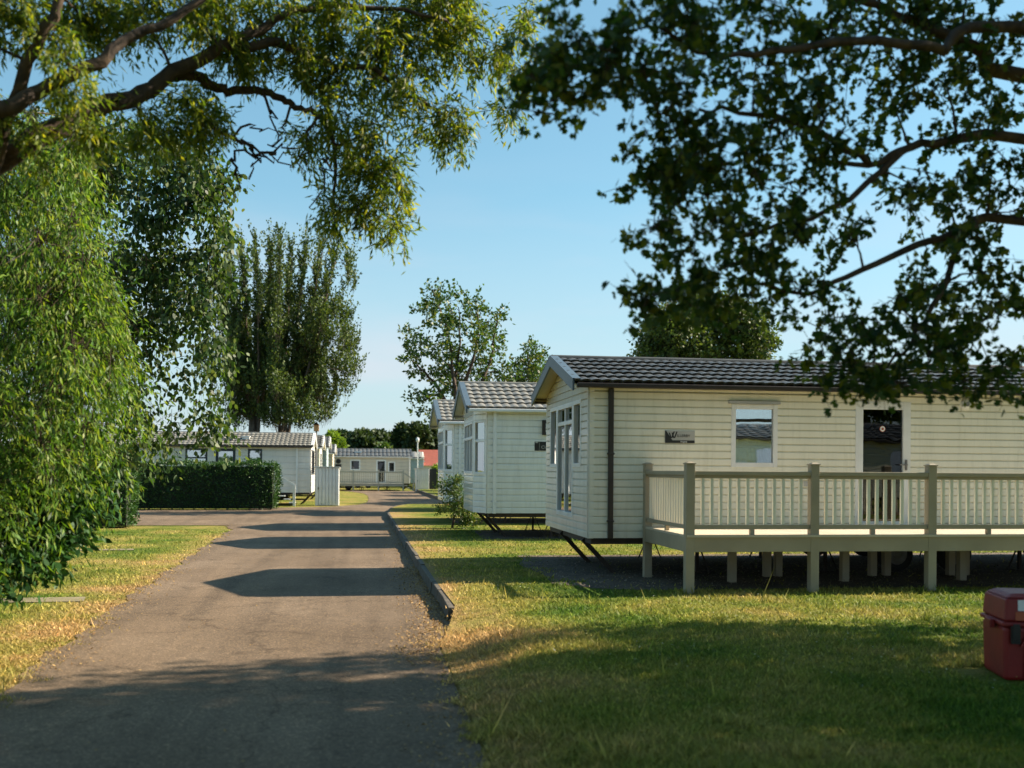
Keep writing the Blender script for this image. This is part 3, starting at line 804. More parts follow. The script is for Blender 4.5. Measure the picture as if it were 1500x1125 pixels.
def bay_ops(zs=0.0, fr='white'):
    return {'end': [dict(s0=0.12, s1=2.22, z0=1.55 + zs, z1=2.85 + zs, vm=[0.82, 1.52], hm=[2.45 + zs], frame=fr, cdrop=.7)],
            'chamfer_near': [dict(s0=0.07, s1=cl - 0.07, z0=1.55 + zs, z1=2.85 + zs, hm=[2.36 + zs], frame=fr, w=.05)],
            'chamfer_far': [dict(s0=0.07, s1=cl - 0.07, z0=1.55 + zs, z1=2.85 + zs, hm=[2.36 + zs], frame=fr, w=.05)]}


o2 = bay_ops()
o2['near'] = [dict(s0=3.2, s1=4.0, z0=1.7, z1=2.7), dict(s0=5.2, s1=6.1, z0=0.7, z1=2.75, door=True, w=.12)]
mh2 = mobile_home(2.65, 24.4, 0, 11.6, 3.7, 0.61, 3.14, 3.83, 'pale sage mobile home with bay end and white downpipe, second in its row', 'sage', 'endsiding', BAY, o2,
                  roofm='tile_light', gut='white', pipes=(0.42,), pipe_m='white', over=0.25, group=ROW, tile_pitch=0.2, soffit='sage', pitch=0.15)
l2 = MB(); l2.box(1.57, 1.86, -0.09, -0.014, 2.50, 2.86); l2o = l2.build('wall_light', M['black'], mh2, bevel=.01)
l3 = MB()
for i in range(2):
    for j in range(3): l3.box(1.65 + i * .075, 1.71 + i * .075, -0.095, -0.088, 2.57 + j * .075, 2.63 + j * .075)
l3.build('lamp_glass', M['lampglass'], l2o)
sg2 = plate(mh2, 'name_sign', M['signdark'], 1.39, 1.99, 2.12, 2.34, -0.014, 0.02)
text_mesh('lettering', 'Clea', 0.11, M['signgrey'], sg2, (1.55, -0.036, 2.17), (math.pi / 2, 0, 0))
tk = MB(); tk.box(1.41, 1.47, -0.037, -0.034, 2.305, 2.33); tk.box(1.505, 1.51, -0.037, -0.034, 2.13, 2.33); tk.build('sign_rule', M['signgrey'], sg2)

o3 = bay_ops(0.06); o3['near'] = [dict(s0=3.2, s1=4.0, z0=1.7, z1=2.7)]
mh3 = mobile_home(2.44, 31.2, 0, 11.2, 3.8, 0.66, 3.14, 3.82, 'pale grey mobile home with bay end, third in its row beyond the shrub', 'sage', 'endsiding', BAY, o3,
                  roofm='tile_light', gut='white', pipes=(0.42,), pipe_m='white', over=0.25, group=ROW, tile_pitch=0.2, soffit='sage', pitch=0.15)
for i, (xx, yy, L_) in enumerate(((3.35, 40.4, 10.5), (6.8, 51.0, 10), (7.0, 59.9, 10), (7.2, 69.0, 10), (7.4, 78.0, 9.8))):
    ordn = ('fourth', 'fifth', 'sixth', 'seventh', 'eighth')[i]
    mobile_home(xx, yy, 0, L_, 3.7, 0.62, 3.1, 3.75, 'pale mobile home hidden beyond the third one, %s in its row' % ordn, 'sage', 'endsiding', BAY, bay_ops(),
                roofm='tile_light', gut='white', over=0.25, group=ROW, tile_pitch=0.4, pitch=0.3, wheels=(5,))

# left hand side, end walls towards the road
GL = 'mobile homes left of the road'


def far_ops(Xr, L, lst): return [dict(s0=L - (Xr - a), s1=L - (Xr - b), z0=z0, z1=z1, **k) for a, b, z0, z1, k in lst]


mhl = mobile_home(-2.67, 51.5 + 3.7, math.pi, 11.0, 3.7, 0.62, 2.93, 3.55, 'grey white mobile home with dark window frames behind the clipped hedge', 'grey', 'grey', None,
                  {'far': far_ops(-2.67, 11.0, [(-8.65, -7.61, 1.2, 2.76, dict(frame='navy', w=.09, hm=[2.3])), (-7.22, -6.28, 0.8, 2.76, dict(frame='navy', w=.13)),
                                                (-5.69, -5.01, 1.2, 2.76, dict(frame='navy', w=.09))]),
                   'end': [dict(s0=.5, s1=3.2, z0=1.5, z1=2.75, frame='navy', w=.09, vm=[1.4, 2.3])]},
                  roofm='tile_light', fasc='white', gut='black', pipes_far=(0.66,), pipe_m='white', over=0.12, pitch=0.3, tile_pitch=0.22, soffit='grey', z=ZR, rows=6)
for x_ in (3.2, 5.05 + 0.0):
    v_ = MB(); v_.box(x_ - .17, x_ + .17, 2.75, 3.05, 3.25, 3.36); v_.box(x_ - .2, x_ + .2, 2.70, 3.1, 3.36, 3.40); v_.build('roof_vent', M['white'], mhl)
f_ = MB(); f_.tube([(4.0, 2.9, 3.2), (4.0, 2.9, 3.85)], 0.045, 10); f_.box(3.8, 4.2, 2.8, 3.2, 3.2, 3.27); f_.build('flue', M['hubm'], mhl)
s_ = MB(); s_.box(6.4, 7.0, 3.72, 3.75, 2.05, 2.2); s_.build('name_sign', M['signdark'], mhl, bevel=.07)
s_ = MB(); s_.lathe((6.7, 3.71, 2.6), [(0.14, 0), (0.13, .04), (0.08, .08), (0.001, .09)], 18, 'y'); s_.build('wall_light', M['lampglass'], mhl, smooth=True)

mobile_home(-2.64, 60 + 3.7, math.pi, 11, 3.7, 0.62, 3.05, 3.7, 'cream end of a mobile home just behind the grey white one', 'beige', 'cream', None,
            {'end': [dict(s0=.5, s1=3.2, z0=1.5, z1=2.75, vm=[1.4, 2.3])]}, fasc='white', gut='white', over=0.2, pitch=.3, tile_pitch=.3, group=GL, z=ZR)
mobile_home(-2.55, 68.5 + 3.7, math.pi, 11, 3.7, 0.62, 3.25, 3.9, 'pale blue end of a mobile home peeping out above the left shed', 'blue', 'blue', None,
            {}, fasc='white', gut='white', over=0.2, pitch=.3, tile_pitch=.3, group=GL, z=ZR)
mobile_home(-2.45, 78 + 3.7, math.pi, 11, 3.7, 0.62, 3.0, 3.6, 'grey beige end of a mobile home, farthest along the left side', 'beige', 'beige', None,
            {}, fasc='white', gut='white', over=0.2, pitch=.3, tile_pitch=.3, group=GL, z=ZR)

# the home across the end of the road
F0 = 3.8
mhf = mobile_home(F0, 88 + 3.7, math.pi, 11.0, 3.7, 0.6, 2.9, 3.5, 'beige mobile home facing down the road, behind its own grey railing', 'beige', 'beige', None,
                  {'far': far_ops(F0, 11.0, [(-1.26, -0.41, 1.7, 2.6, dict(w=.1, dark=True)), (0.93, 1.77, 0.62, 2.6, dict(door=True, w=.12, curtain=False)),
                                             (1.94, 2.53, 1.55, 2.45, dict(w=.09, dark=True))])},
                  fasc='tile', gut='white', pipes_far=(0.05,), pipe_m='white', over=0.15, pitch=.3, tile_pitch=.34, rows=2, soffit='beige', z=ZR)
s_ = MB(); s_.lathe((F0 + 2.25, 3.71, 2.45), [(0.22, 0), (0.2, .05), (0.001, .08)], 16, 'y'); s_.build('wall_light', M['signdark'], mhf)
s_ = MB(); s_.box(F0 + 2.0, F0 + 2.5, 3.72, 3.76, 1.95, 2.2); s_.build('name_sign', M['signdark'], mhf, bevel=.05)
s_ = MB(); s_.box(F0 + .3, F0 + .9, 2.7, 3.1, 3.2, 3.32); s_.build('roof_vent', M['white'], mhf)

mobile_home(5.5, 99 + 4, math.pi, 9, 4, 0.5, 2.9, 3.45, 'pale blue mobile home with pinkish roof just right of the beige one', 'blue', 'blue', None, {},
            roofm='tile_light', fasc='slat', gut='white', over=0.1, pitch=.3, tile_pitch=.5, rows=1, z=ZR)

# red roofed house
hr = empty('house', (6.0, 106, ZR)); tag(hr, 'low building with red tiled roof far off below the dark trees', 'building')
b_ = MB(); b_.box(0, 10, 0, 6, 0, 2.3); b_.build('wall', M['cream'], hr)
b_ = MB()
b_.poly([(-.4, -.5, 2.2), (10.4, -.5, 2.2), (10.4, 3, 3.9), (-.4, 3, 3.9)]); b_.poly([(-.4, 6.5, 2.2), (10.4, 6.5, 2.2), (10.4, 3, 3.9), (-.4, 3, 3.9)])
b_.poly([(-.4, -.5, 2.2), (-.4, 6.5, 2.2), (-.4, 3, 3.9)]); b_.build('roof', M['redroof'], hr)
b_ = MB(); b_.box(-.6, -.05, -.6, .3, 0, 2.6); b_.poly([(-.8, -.7, 2.6), (.1, -.7, 2.6), (-.35, -.7, 3.1)]); b_.build('porch', M['white'], hr)


# ------------------------------------------------------------------ decks
def deck(root, Lx, Dy, zf, zrail, posts_x, mats, left_side=True, under=(), gap=0.125, fascia=0.2, right_side=False, z0=0.0, slat_d=0.022):
    mp_, ms_, mf_ = mats
    pw = 0.12

    def post(xx, yy, zt, bottom=z0):
        b = MB(); b.box(xx - pw / 2, xx + pw / 2, yy - pw / 2, yy + pw / 2, bottom, zt)
        b.box(xx - pw / 2 - .012, xx + pw / 2 + .012, yy - pw / 2 - .012, yy + pw / 2 + .012, zt + .001, zt + .018)
        b.hexa([(xx - pw / 2, yy - pw / 2, zt + .019), (xx + pw / 2, yy - pw / 2, zt + .019), (xx + pw / 2, yy + pw / 2, zt + .019), (xx - pw / 2, yy + pw / 2, zt + .019),
                (xx - .03, yy - .03, zt + .035), (xx + .03, yy - .03, zt + .035), (xx + .03, yy + .03, zt + .035), (xx - .03, yy + .03, zt + .035)])
        b.build('post', M[mp_], root, bevel=.004)

    def run(a, b):
        a = Vector(a); b = Vector(b); d = (b - a); ln = d.length; d.normalize()
        s = a + d * (pw / 2); e = b - d * (pw / 2)
        h = MB(); h.bar((s.x, s.y, zrail - .03), (e.x, e.y, zrail - .03), .10, .06); h.bar((s.x, s.y, zrail - .08), (e.x, e.y, zrail - .08), .05, .04)
        h.build('handrail', M[mp_], root, bevel=.006)
        h = MB(); h.bar((s.x, s.y, zf + .105), (e.x, e.y, zf + .105), .06, .06)
        m = (s + e) / 2; h.bar((m.x, m.y, zf + .002), (m.x, m.y, zf + .074), .06, .06)
        h.build('bottom_rail', M[mp_], root, bevel=.004)
        k = max(2, int(round((ln - pw) / gap))); h = MB()
        for i in range(1, k):
            p = s + (e - s) * (i / k)
            h.bar((p.x, p.y, zf + .136), (p.x, p.y, zrail - .101), .044, .036, up=(0, 1, 0))
        h.build('balusters', M[ms_], root, bevel=.003)

    for xx in posts_x: post(xx, 0, zrail + .09)
    for a, b in zip(posts_x[:-1], posts_x[1:]): run((a, 0, 0), (b, 0, 0))
    if left_side:
        post(posts_x[0], Dy - .12, zrail + .09); run((posts_x[0], 0, 0), (posts_x[0], Dy - .12, 0))
    if right_side:
        post(posts_x[-1], Dy - .12, zrail + .09); run((posts_x[-1], 0, 0), (posts_x[-1], Dy - .12, 0))
    f = MB(); yy = 0.07
    f.box(posts_x[0] - .05, posts_x[-1] + .05, -.085, .065, zf - .03, zf)
    while yy < Dy - .01:
        y2 = min(yy + .14, Dy); f.box(posts_x[0] - .05, posts_x[-1] + .05, yy, y2, zf - .03, zf); yy = y2 + .006
    f.build('floor_boards', M[mf_], root)
    f = MB(); f.box(posts_x[0] + .061, posts_x[-1] - .061, -.055, -.02, zf - .03 - fascia, zf - .032)
    f.box(posts_x[0] - .055, posts_x[0] - .02, .061, Dy - .19, zf - .03 - fascia, zf - .032)
    for a in posts_x: f.box(a - .03, a + .03, .07, Dy - .02, zf - .17, zf - .034)
    f.build('fascia_board', M[mp_], root, bevel=.003)
    for ux, uy in under:
        b = MB(); b.box(ux - .055, ux + .055, uy - .055, uy + .055, z0, zf - .172); b.build('support_post', M[mp_], root, bevel=.004)


DX, DY = 4.34, 13.36
d1 = empty('decking', (DX, DY, 0)); tag(d1, 'taupe raised decking with cream slatted railing round the near cream mobile home', 'decking')
px_ = [0.0, 1.77, 3.50, 5.25, 7.0, 8.75, 10.5]
und = [(5.41 - DX, 1.25), (7.18 - DX, 1.25), (9.09 - DX, 1.25), (10.9 - DX, 1.25), (6.25 - DX, 1.98), (6.43 - DX + .02, 2.02), (8.01 - DX, 1.98), (8.27 - DX, 2.02), (9.35 - DX, 1.98), (9.6 - DX, 1.98)]
deck(d1, 10.5, 2.18, 0.79, 1.655, px_, ('deck', 'slat', 'deckfloor'), under=und)

d2 = empty('decking', (-2.35, 85.9, ZR)); tag(d2, 'small grey green decking with pale slats in front of the beige far mobile home', 'decking')
deck(d2, 5.5, 2.0, 0.62, 1.62, [0.0, 1.38, 3.45, 5.5], ('greydeck', 'slat', 'greydeck'), gap=.17)
b_ = MB(); b_.bar((5.5, 0, 1.55), (6.35, 0, 0.95), .08, .08); b_.bar((6.35, 0, 0), (6.35, 0, 1.0), .1, .1)
b_.build('stair_rail', M['greydeck'], d2)
b_ = MB()
for i in range(3): b_.box(5.62 + i * .24, 5.88 + i * .24, .1, .9, .42 - i * .18, .46 - i * .18)
b_.build('stair_tread', M['greydeck'], d2)

# white steps at the hedge end
s1 = empty('steps', (-3.38, 50.3, ZR)); tag(s1, 'white wooden steps with a sloping handrail between hedge and mobile home', 'steps')
b_ = MB(); b_.box(-.06, .06, -.06, .06, 0, 1.05); b_.build('post', M['white'], s1)
b_ = MB(); b_.box(-1.1, -.98, -.06, .06, 0, 1.7); b_.build('post', M['white'], s1)
b_ = MB(); b_.bar((-1.04, 0, 1.62), (0, 0, 1.02), .07, .09); b_.build('handrail', M['white'], s1)
b_ = MB(); b_.bar((-1.0, 0, .78), (-.08, 0, .68), .06, .08); b_.build('handrail', M['white'], s1)
for i in range(4):
    b_ = MB(); b_.box(-1.0 + i * .25, -.70 + i * .25, .05, .95, .62 - i * .16, .66 - i * .16); b_.build('tread', M['white'], s1)


# ------------------------------------------------------------------ sheds, poles, bin
def shed(x, y, w, d, h, label, open_side=False):
    r = empty('shed', (x, y, ZR)); tag(r, label, 'shed')
    b = MB(); n_ = 7; pw = w / n_
    for i in range(n_):
        x0 = i * pw
        b.hexa([(x0 + .015, 0, 0.02), (x0 + pw - .015, 0, 0.02), (x0 + pw - .004, .03, .02), (x0 + .004, .03, .02), (x0 + .015, 0, h - .03), (x0 + pw - .015, 0, h - .03), (x0 + pw - .004, .03, h - .03), (x0 + .004, .03, h - .03)])
    b.box(0, w, .045, .06, 0, h - .02)
    b.build('door_panel', M['white'], r)
    b = MB(); b.box(0, .04, .061, d, 0, h - .02); b.box(0, w, d - .04, d, 0, h - .025); b.box(w - .04, w, .051, d * (.15 if open_side else 1), 0, h - .03)
    b.build('wall', M['white'], r)
    b = MB(); b.hexa([(-.06, -.07, h), (w + .06, -.07, h), (w + .06, d + .06, h - .1), (-.06, d + .06, h - .1), (-.06, -.07, h + .04), (w + .06, -.07, h + .04), (w + .06, d + .06, h - .06), (-.06, d + .06, h - .06)])
    b.build('roof', M['white'], r)
    b = MB(); b.box(w * .12, w * .15, -.03, 0, h * .42, h * .48); b.build('handle', M['signdark'], r)
    return r


shed(-2.42, 51.0, 1.15, 0.85, 1.88, 'white panelled storage shed at the end of the grey white mobile home')
r = shed(4.16, 85.4, 1.12, 1.0, 1.9, 'white storage shed beside the far beige mobile home')
b_ = MB(); b_.box(1.16, 1.75, .3, 1.2, 0.15, 1.85); b_.build('dark_side_box', M['signdark'], r, bevel=.01)  # plain dark box against the shed's right side

pl = empty('lamp_post', (4.95, 98.3, ZR)); tag(pl, 'slim pale lamp post rising behind the far beige mobile home', 'lamp post')
b_ = MB(); b_.tube([(0, 0, 0), (0, 0, 4.4)], [.07, .055], 10); b_.build('pole', M['lampglass'], pl)
b_ = MB(); b_.lathe((0, 0, 4.4), [(.06, 0), (.15, .1), (.16, .35), (.05, .46), (.001, .48)], 14); b_.build('lamp_head', M['lampglass'], pl, smooth=True)
pb = empty('bird_box_pole', (-2.72, 62.5 - 4.2, ZR)); tag(pb, 'timber box on a thin pole above the left shed', 'bird box')
b_ = MB(); b_.tube([(0, 0, 0), (0, 0, 3.9)], .05, 8); b_.build('pole', M['hubm'], pb)
b_ = MB(); b_.box(-.14, .14, -.14, .14, 3.9, 4.25); b_.poly([(-.18, -.18, 4.25), (.18, -.18, 4.25), (0, -.18, 4.42)]); b_.hexa([(-.18, -.18, 4.252), (.18, -.18, 4.252), (.18, .18, 4.252), (-.18, .18, 4.252), (-.02, -.18, 4.4), (.02, -.18, 4.4), (.02, .18, 4.4), (-.02, .18, 4.4)])
b_.build('box', M['amber'], pb)

# red bin at the right edge of the photograph
bn = empty('red_bin', (5.03, 7.50, 0)); bn.rotation_euler = (0, 0, math.radians(-16)); tag(bn, 'dark red plastic box bin with a hinged lid and stickers standing on the lawn', 'bin')
def taper(mb, w0, d0, z0_, w1, d1_, z1_, cx=.34, cy=.28):
    mb.hexa([(cx - w0, cy - d0, z0_), (cx + w0, cy - d0, z0_), (cx + w0, cy + d0, z0_), (cx - w0, cy + d0, z0_), (cx - w1, cy - d1_, z1_), (cx + w1, cy - d1_, z1_), (cx + w1, cy + d1_, z1_), (cx - w1, cy + d1_, z1_)])
b_ = MB(); taper(b_, .325, .265, 0.0, .335, .275, .43); b_.build('tub', M['red'], bn, bevel=.03)
b_ = MB(); taper(b_, .35, .29, .432, .35, .29, .47); b_.build('rim', M['red'], bn, bevel=.012)
b_ = MB(); taper(b_, .335, .28, .472, .32, .265, .655); taper(b_, .318, .263, .656, .26, .20, .69); b_.build('lid', M['red'], bn, bevel=.018)
b_ = MB(); b_.box(-.055, -.012, .16, .30, .40, .47); b_.build('lug', M['red'], bn, bevel=.008)
b_ = MB(); b_.box(.05, .12, -.035, -.004, .30, .44); b_.box(.06, .11, -.045, -.036, .33, .46); b_.build('latch', M['signdark'], bn, bevel=.006)
b_ = MB()
for x0 in (.16, .30, .44): b_.box(x0, x0 + .03, -.012, .02, .03, .40)
b_.bar((.13, -.012, .28), (.2, -.012, .40), .03, .02); b_.build('rib', M['red'], bn, bevel=.004)
b_ = MB(); b_.hexa([(.11, .001, .56), (.19, .001, .56), (.19, .006, .56), (.11, .006, .56), (.11, .007, .645), (.19, .007, .645), (.19, .012, .645), (.11, .012, .645)]); b_.build('sticker', M['white'], bn)
b_ = MB(); b_.hexa([(.09, -.005, .485), (.20, -.005, .485), (.20, .0, .485), (.09, .0, .485), (.09, .0, .55), (.20, .0, .55), (.20, .005, .55), (.09, .005, .55)]); b_.build('sticker', M['orange'], bn)


# ------------------------------------------------------------------ vegetation
def unit(a): return a / np.maximum(1e-9, np.linalg.norm(a, axis=1, keepdims=True))


def leaf_quads(pos, ax, ln, wd, shape=4):
    n = len(pos)
    r = unit(RNG.normal(size=(n, 3)))
    sd_ = unit(np.cross(ax, r))
    ln = ln[:, None]; wd = wd[:, None]
    nrm = np.cross(ax, sd_)
    if shape == 10:      # a lobed leaf
        o = [(0, 0), (.05, .34), (.33, .50), (.34, .20), (.72, .36), (1.0, 0), (.72, -.36), (.34, -.20), (.33, -.50), (.05, -.34)]
        v = np.stack([pos + ax * ln * a_ + sd_ * wd * b_ * 1.1 - nrm * ln * (.16 * abs(b_) + .1 * a_ * a_) for a_, b_ in o], 1)
        return v.reshape(-1, 3), 10
    if shape == 4:
        v = np.stack([pos, pos + ax * ln * .45 + sd_ * wd * .5, pos + ax * ln - nrm * ln * .08, pos + ax * ln * .45 - sd_ * wd * .5], 1)
        return v.reshape(-1, 3), 4
    v = np.stack([pos, pos + ax * ln * .25 + sd_ * wd * .42, pos + ax * ln * .62 + sd_ * wd * .5, pos + ax * ln - nrm * ln * .1,
                  pos + ax * ln * .62 - sd_ * wd * .5, pos + ax * ln * .25 - sd_ * wd * .42], 1)
    return v.reshape(-1, 3), 6


def sprigs(clumps, per, sl, nl, ll, lw, hang=0.0, shape=4, up=0.0, jitter=.25, leafdown=0.3, flat=1.0, spread=.06):
    """clumps: (centre, (rx, ry, rz), weight). Sprigs start inside a clump and carry leaves along them."""
    LP, LA, TW = [], [], []
    for c, rad, w in clumps:
        n = max(3, int(per * w))
        d = unit(RNG.normal(size=(n, 3)))
        rr = RNG.random((n, 1)) ** .45
        p = np.array(c) + d * rr * np.array(rad) * .92
        out = unit(d * np.array([1, 1, flat]) + RNG.normal(size=(n, 3)) * .6 + np.array([0, 0, -1.0]) * hang + np.array([0, 0, 1.0]) * up)
        L_ = sl * (0.6 + .8 * RNG.random((n, 1)))
        e = p + out * L_
        TW.append((p - out * L_ * .25, e))
        t = RNG.random((n, nl, 1))
        q = p[:, None, :] * (1 - t) + e[:, None, :] * t
        q = q + RNG.normal(size=q.shape) * (spread * (0.35 + L_[:, None, :] * .5))
        q[:, :, 2] -= (hang * .25 * (t ** 2)[:, :, 0] * L_)
        a = out[:, None, :] * .8 + RNG.normal(size=q.shape) * jitter * 2.2 + np.array([0, 0, -1.0]) * leafdown
        LP.append(q.reshape(-1, 3)); LA.append(a.reshape(-1, 3))
    pos = np.concatenate(LP); ax = unit(np.concatenate(LA))
    n = len(pos)
    v, k = leaf_quads(pos, ax, ll * (.6 + .7 * RNG.random(n)), lw * (.6 + .7 * RNG.random(n)), shape)
    a = np.concatenate([t[0] for t in TW]); b = np.concatenate([t[1] for t in TW])
    return v, k, a, b


def twig_quads(a, b, w):
    d = unit(b - a); s = unit(np.cross(d, unit(RNG.normal(size=a.shape)))) * w / 2
    s2 = unit(np.cross(d, s)) * w / 2
    m = (a + b) / 2 + RNG.normal(size=a.shape) * np.linalg.norm(b - a, axis=1, keepdims=True) * .05
    q1 = np.stack([a - s, a + s, m + s * .7, m - s * .7], 1); q2 = np.stack([m - s * .7, m + s * .7, b + s * .25, b - s * .25], 1)
    q3 = np.stack([a - s2, a + s2, m + s2 * .7, m - s2 * .7], 1); q4 = np.stack([m - s2 * .7, m + s2 * .7, b + s2 * .25, b - s2 * .25], 1)
    return np.concatenate([q1, q2, q3, q4]).reshape(-1, 3)


def wiggle(pts, amp, sub=4):
    """smooth a control line (Catmull-Rom) and add bends"""
    pts = [Vector(p[:3]) if not isinstance(p, Vector) else p for p in pts]
    out = []
    for i in range(len(pts) - 1):
        p0 = pts[max(i - 1, 0)]; p1 = pts[i]; p2 = pts[i + 1]; p3 = pts[min(i + 2, len(pts) - 1)]
        for k in range(sub):
            t = k / sub
            q = 0.5 * ((2 * p1) + (p2 - p0) * t + (2 * p0 - 5 * p1 + 4 * p2 - p3) * t * t + (3 * p1 - p0 - 3 * p2 + p3) * t ** 3)
            if i or k: q = q + Vector((random.uniform(-amp, amp), random.uniform(-amp, amp), random.uniform(-amp, amp)))
            out.append(q)
    out.append(pts[-1])
    return out


class Tree:
    def __init__(s, name, label, cat, base, barkm, group=None):
        s.root = empty(name, base); tag(s.root, label, cat, group)
        s.base = Vector(base); s.sk = []; s.wood = MB(); s.bark = barkm

    def limb(s, pts, r0, r1, amp=.03, n=7, sub=4, power=1.0):
        pp = wiggle(pts, amp, sub); k = len(pp)
        rr = [r0 + (r1 - r0) * ((i / (k - 1)) ** power) for i in range(k)]
        s.wood.tube([p - s.base for p in pp], rr, n)
        s.sk += [(p, r) for p, r in zip(pp, rr)]

    def connect(s, clumps, r=.02, amp=.05, n=5, sag=.1):
        for c, rad, w in clumps:
            c = Vector(c)
            best = min(s.sk, key=lambda q: (q[0] - c).length + max(0, (q[0].z - c.z)) * .8 - q[1] * 2)
            a = best[0]; m1 = a.lerp(c, .4) + Vector((0, 0, sag * (c - a).length * random.uniform(-.3, 1)))
            rr = max(.006, min(best[1] * .7, r * (.5 + (c - a).length * .5)))
            pp = wiggle([a, m1, c], amp * (c - a).length * .3, 4); k = len(pp)
            s.wood.tube([p - s.base for p in pp], [rr + (rr * .3 - rr) * i / (k - 1) for i in range(k)], n)
            s.sk += [(p, rr * .5) for p in pp[2:]]

    def leaves(s, m, clumps, twig_w=.006, name='foliage', **k):
        v, kk, a, b = sprigs(clumps, **k)
        base = np.array(s.base)
        np_mesh(name, v - base, kk, m, s.root)
        if twig_w: np_mesh('twigs', twig_quads(a - base, b - base, twig_w), 4, M[s.bark], s.root)

    def done(s, name='trunk'):
        s.wood.build(name, M[s.bark], s.root, smooth=True)
        return s.root


def C(px, py, d, rx, ry, w=1.0, rd_=None):
    """clump seen at px,py at depth d with picture radii rx, ry (px)"""
    p = P(px, py, d)
    r_x, r_z = rx * d / 1500, ry * d / 1500
    return (tuple(p), (r_x, rd_ if rd_ else max(r_x, .5), r_z), w)


def cluster(clumps, k, f):
    out = []
    for c, rad, w in clumps:
        kk_ = max(1, int(round(k * min(1.6, .5 + w * .5))))
        for _ in range(kk_):
            d = unit(RNG.normal(size=(1, 3)))[0] * RNG.random() ** .4
            ff = f * random.uniform(.7, 1.3)
            out.append((tuple(np.array(c) + d * np.array(rad) * .85), tuple(np.array(rad) * ff), w / kk_ * random.uniform(.7, 1.3)))
    return out


# --- curly willow leaning in from the upper left
tw = Tree('curly_willow', 'curly willow reaching across the upper left with twisted limbs and yellow green leaves', 'tree', (-5.6, 7.2, ZR), 'bark')
tw.limb([(-5.6, 7.2, ZR), (-5.5, 7.15, 1.6), P(-170, 330, 7.4), P(-60, 272, 7.6)], .24, .11, .02, 12)
tw.limb([P(-60, 272, 7.6), P(0, 232, 7.7), P(71, 190, 7.8), P(142, 154, 8.0), P(203, 138, 8.2), P(249, 107, 8.3), P(320, 68, 8.4), P(365, 50, 8.5), P(409, 21, 8.6), P(470, 10, 8.8), P(560, 12, 9.0), P(650, 30, 9.1)], .095, .012, .018, 10)
tw.limb([(-5.5, 7.15, 1.7), P(-160, 230, 7.2), P(0, 160, 7.3), P(53, 132, 7.4), P(142, 88, 7.5), P(178, 60, 7.6), P(249, 28, 7.7), P(330, -30, 7.9)], .07, .025, .018, 10)
tw.limb([P(203, 138, 8.2), P(255, 108, 8.4), P(302, 121, 8.6), P(331, 135, 8.7), P(373, 131, 8.8), P(409, 142, 8.9), P(427, 156, 9.0), P(462, 167, 9.1), P(484, 205, 9.2), P(490, 255, 9.2), P(487, 300, 9.2)], .05, .012, .02, 8)
tw.limb([P(320, 68, 8.4), P(400, 70, 8.7), P(470, 95, 8.9), P(530, 100, 9.1), P(590, 140, 9.2), P(640, 165, 9.3)], .045, .01, .05, 6)
tw.limb([P(-20, 262, 7.6), P(40, 90, 7.4), P(70, 20, 7.3), P(120, -80, 7.4)], .05, .03, .02, 8)
tw.limb([P(300, 180, 8.6), P(370, 212, 8.8), P(427, 215, 8.9)], .02, .006, .05, 5, 6)
for (x0, y0, x1, y1) in ((330, 200, 400, 185), (335, 232, 416, 228), (400, 225, 360, 262), (340, 235, 345, 290), (427, 156, 390, 225), (462, 167, 440, 250), (350, 205, 430, 245), (478, 230, 452, 305), (380, 140, 395, 215)):
    tw.limb([P(x0, y0, 8.8), P((x0 + x1) / 2 + random.uniform(-14, 14), (y0 + y1) / 2 + random.uniform(-14, 14), 8.9), P(x1, y1, 8.9)], .014, .004, .05, 4, 6)
cw = [C(*a) for a in (
    (30, 40, 7.5, 80, 60, 1.3), (120, 30, 7.8, 70, 50, 1.2), (90, 110, 7.4, 60, 45, .7), (200, 20, 8, 70, 45, 1.1), (280, 25, 8.3, 70, 45, 1.2), (360, 15, 8.6, 60, 35, 1.1),
    (330, 80, 8.7, 55, 35, .8), (270, 150, 8.6, 50, 40, .8), (210, 190, 8.4, 60, 35, .8), (300, 185, 8.8, 40, 45, .9), (430, 45, 8.9, 60, 35, 1.1), (420, 95, 9, 60, 32, 1.0),
    (500, 35, 9, 55, 35, 1.1), (480, 110, 9.1, 45, 30, .8), (560, 25, 9.2, 50, 32, 1.1), (545, 80, 9.2, 45, 35, 1.0), (620, 30, 9.4, 50, 32, 1.1), (610, 85, 9.4, 40, 30, .7),
    (680, 60, 9.5, 45, 30, .9), (680, 15, 9.5, 50, 25, .9), (735, 70, 9.6, 32, 22, .6), (575, 130, 9.2, 35, 25, .7), (640, 165, 9.4, 42, 26, .8), (665, 180, 9.5, 28, 18, .5),
    (755, 105, 9.6, 22, 18, .3), (773, 20, 9.6, 20, 14, .35), (745, 158, 9.6, 16, 12, .25), (480, 180, 9.1, 32, 30, .7), (525, 200, 9.2, 36, 28, .8), (455, 215, 9.1, 22, 16, .35),
    (530, 250, 9.2, 45, 28, .9), (570, 275, 9.3, 28, 30, .6), (500, 290, 9.2, 30, 25, .5), (545, 315, 9.3, 38, 22, .6), (480, 330, 9.2, 16, 14, .2), (575, 330, 9.3, 18, 14, .25),
    (30, 190, 7.6, 40, 40, .5), (140, 190, 8.0, 50, 25, .6), (-60, 60, 7.4, 90, 110, 2), (60, -70, 7.6, 150, 60, 2.2), (260, -70, 8.2, 130, 60, 1.8), (460, -70, 8.8, 120, 60, 1.8), (640, -50, 9.2, 90, 50, 1.2))]
tw.connect(cw, .022)
cw = cluster(cw, 6, .30)
tw.connect(cw, .01)
tw.leaves(M['willow'], cw, .004, per=56, sl=.22, nl=24, ll=.08, lw=.019, hang=.5, leafdown=.7, jitter=.3, spread=.06)
tw.done('limbs')

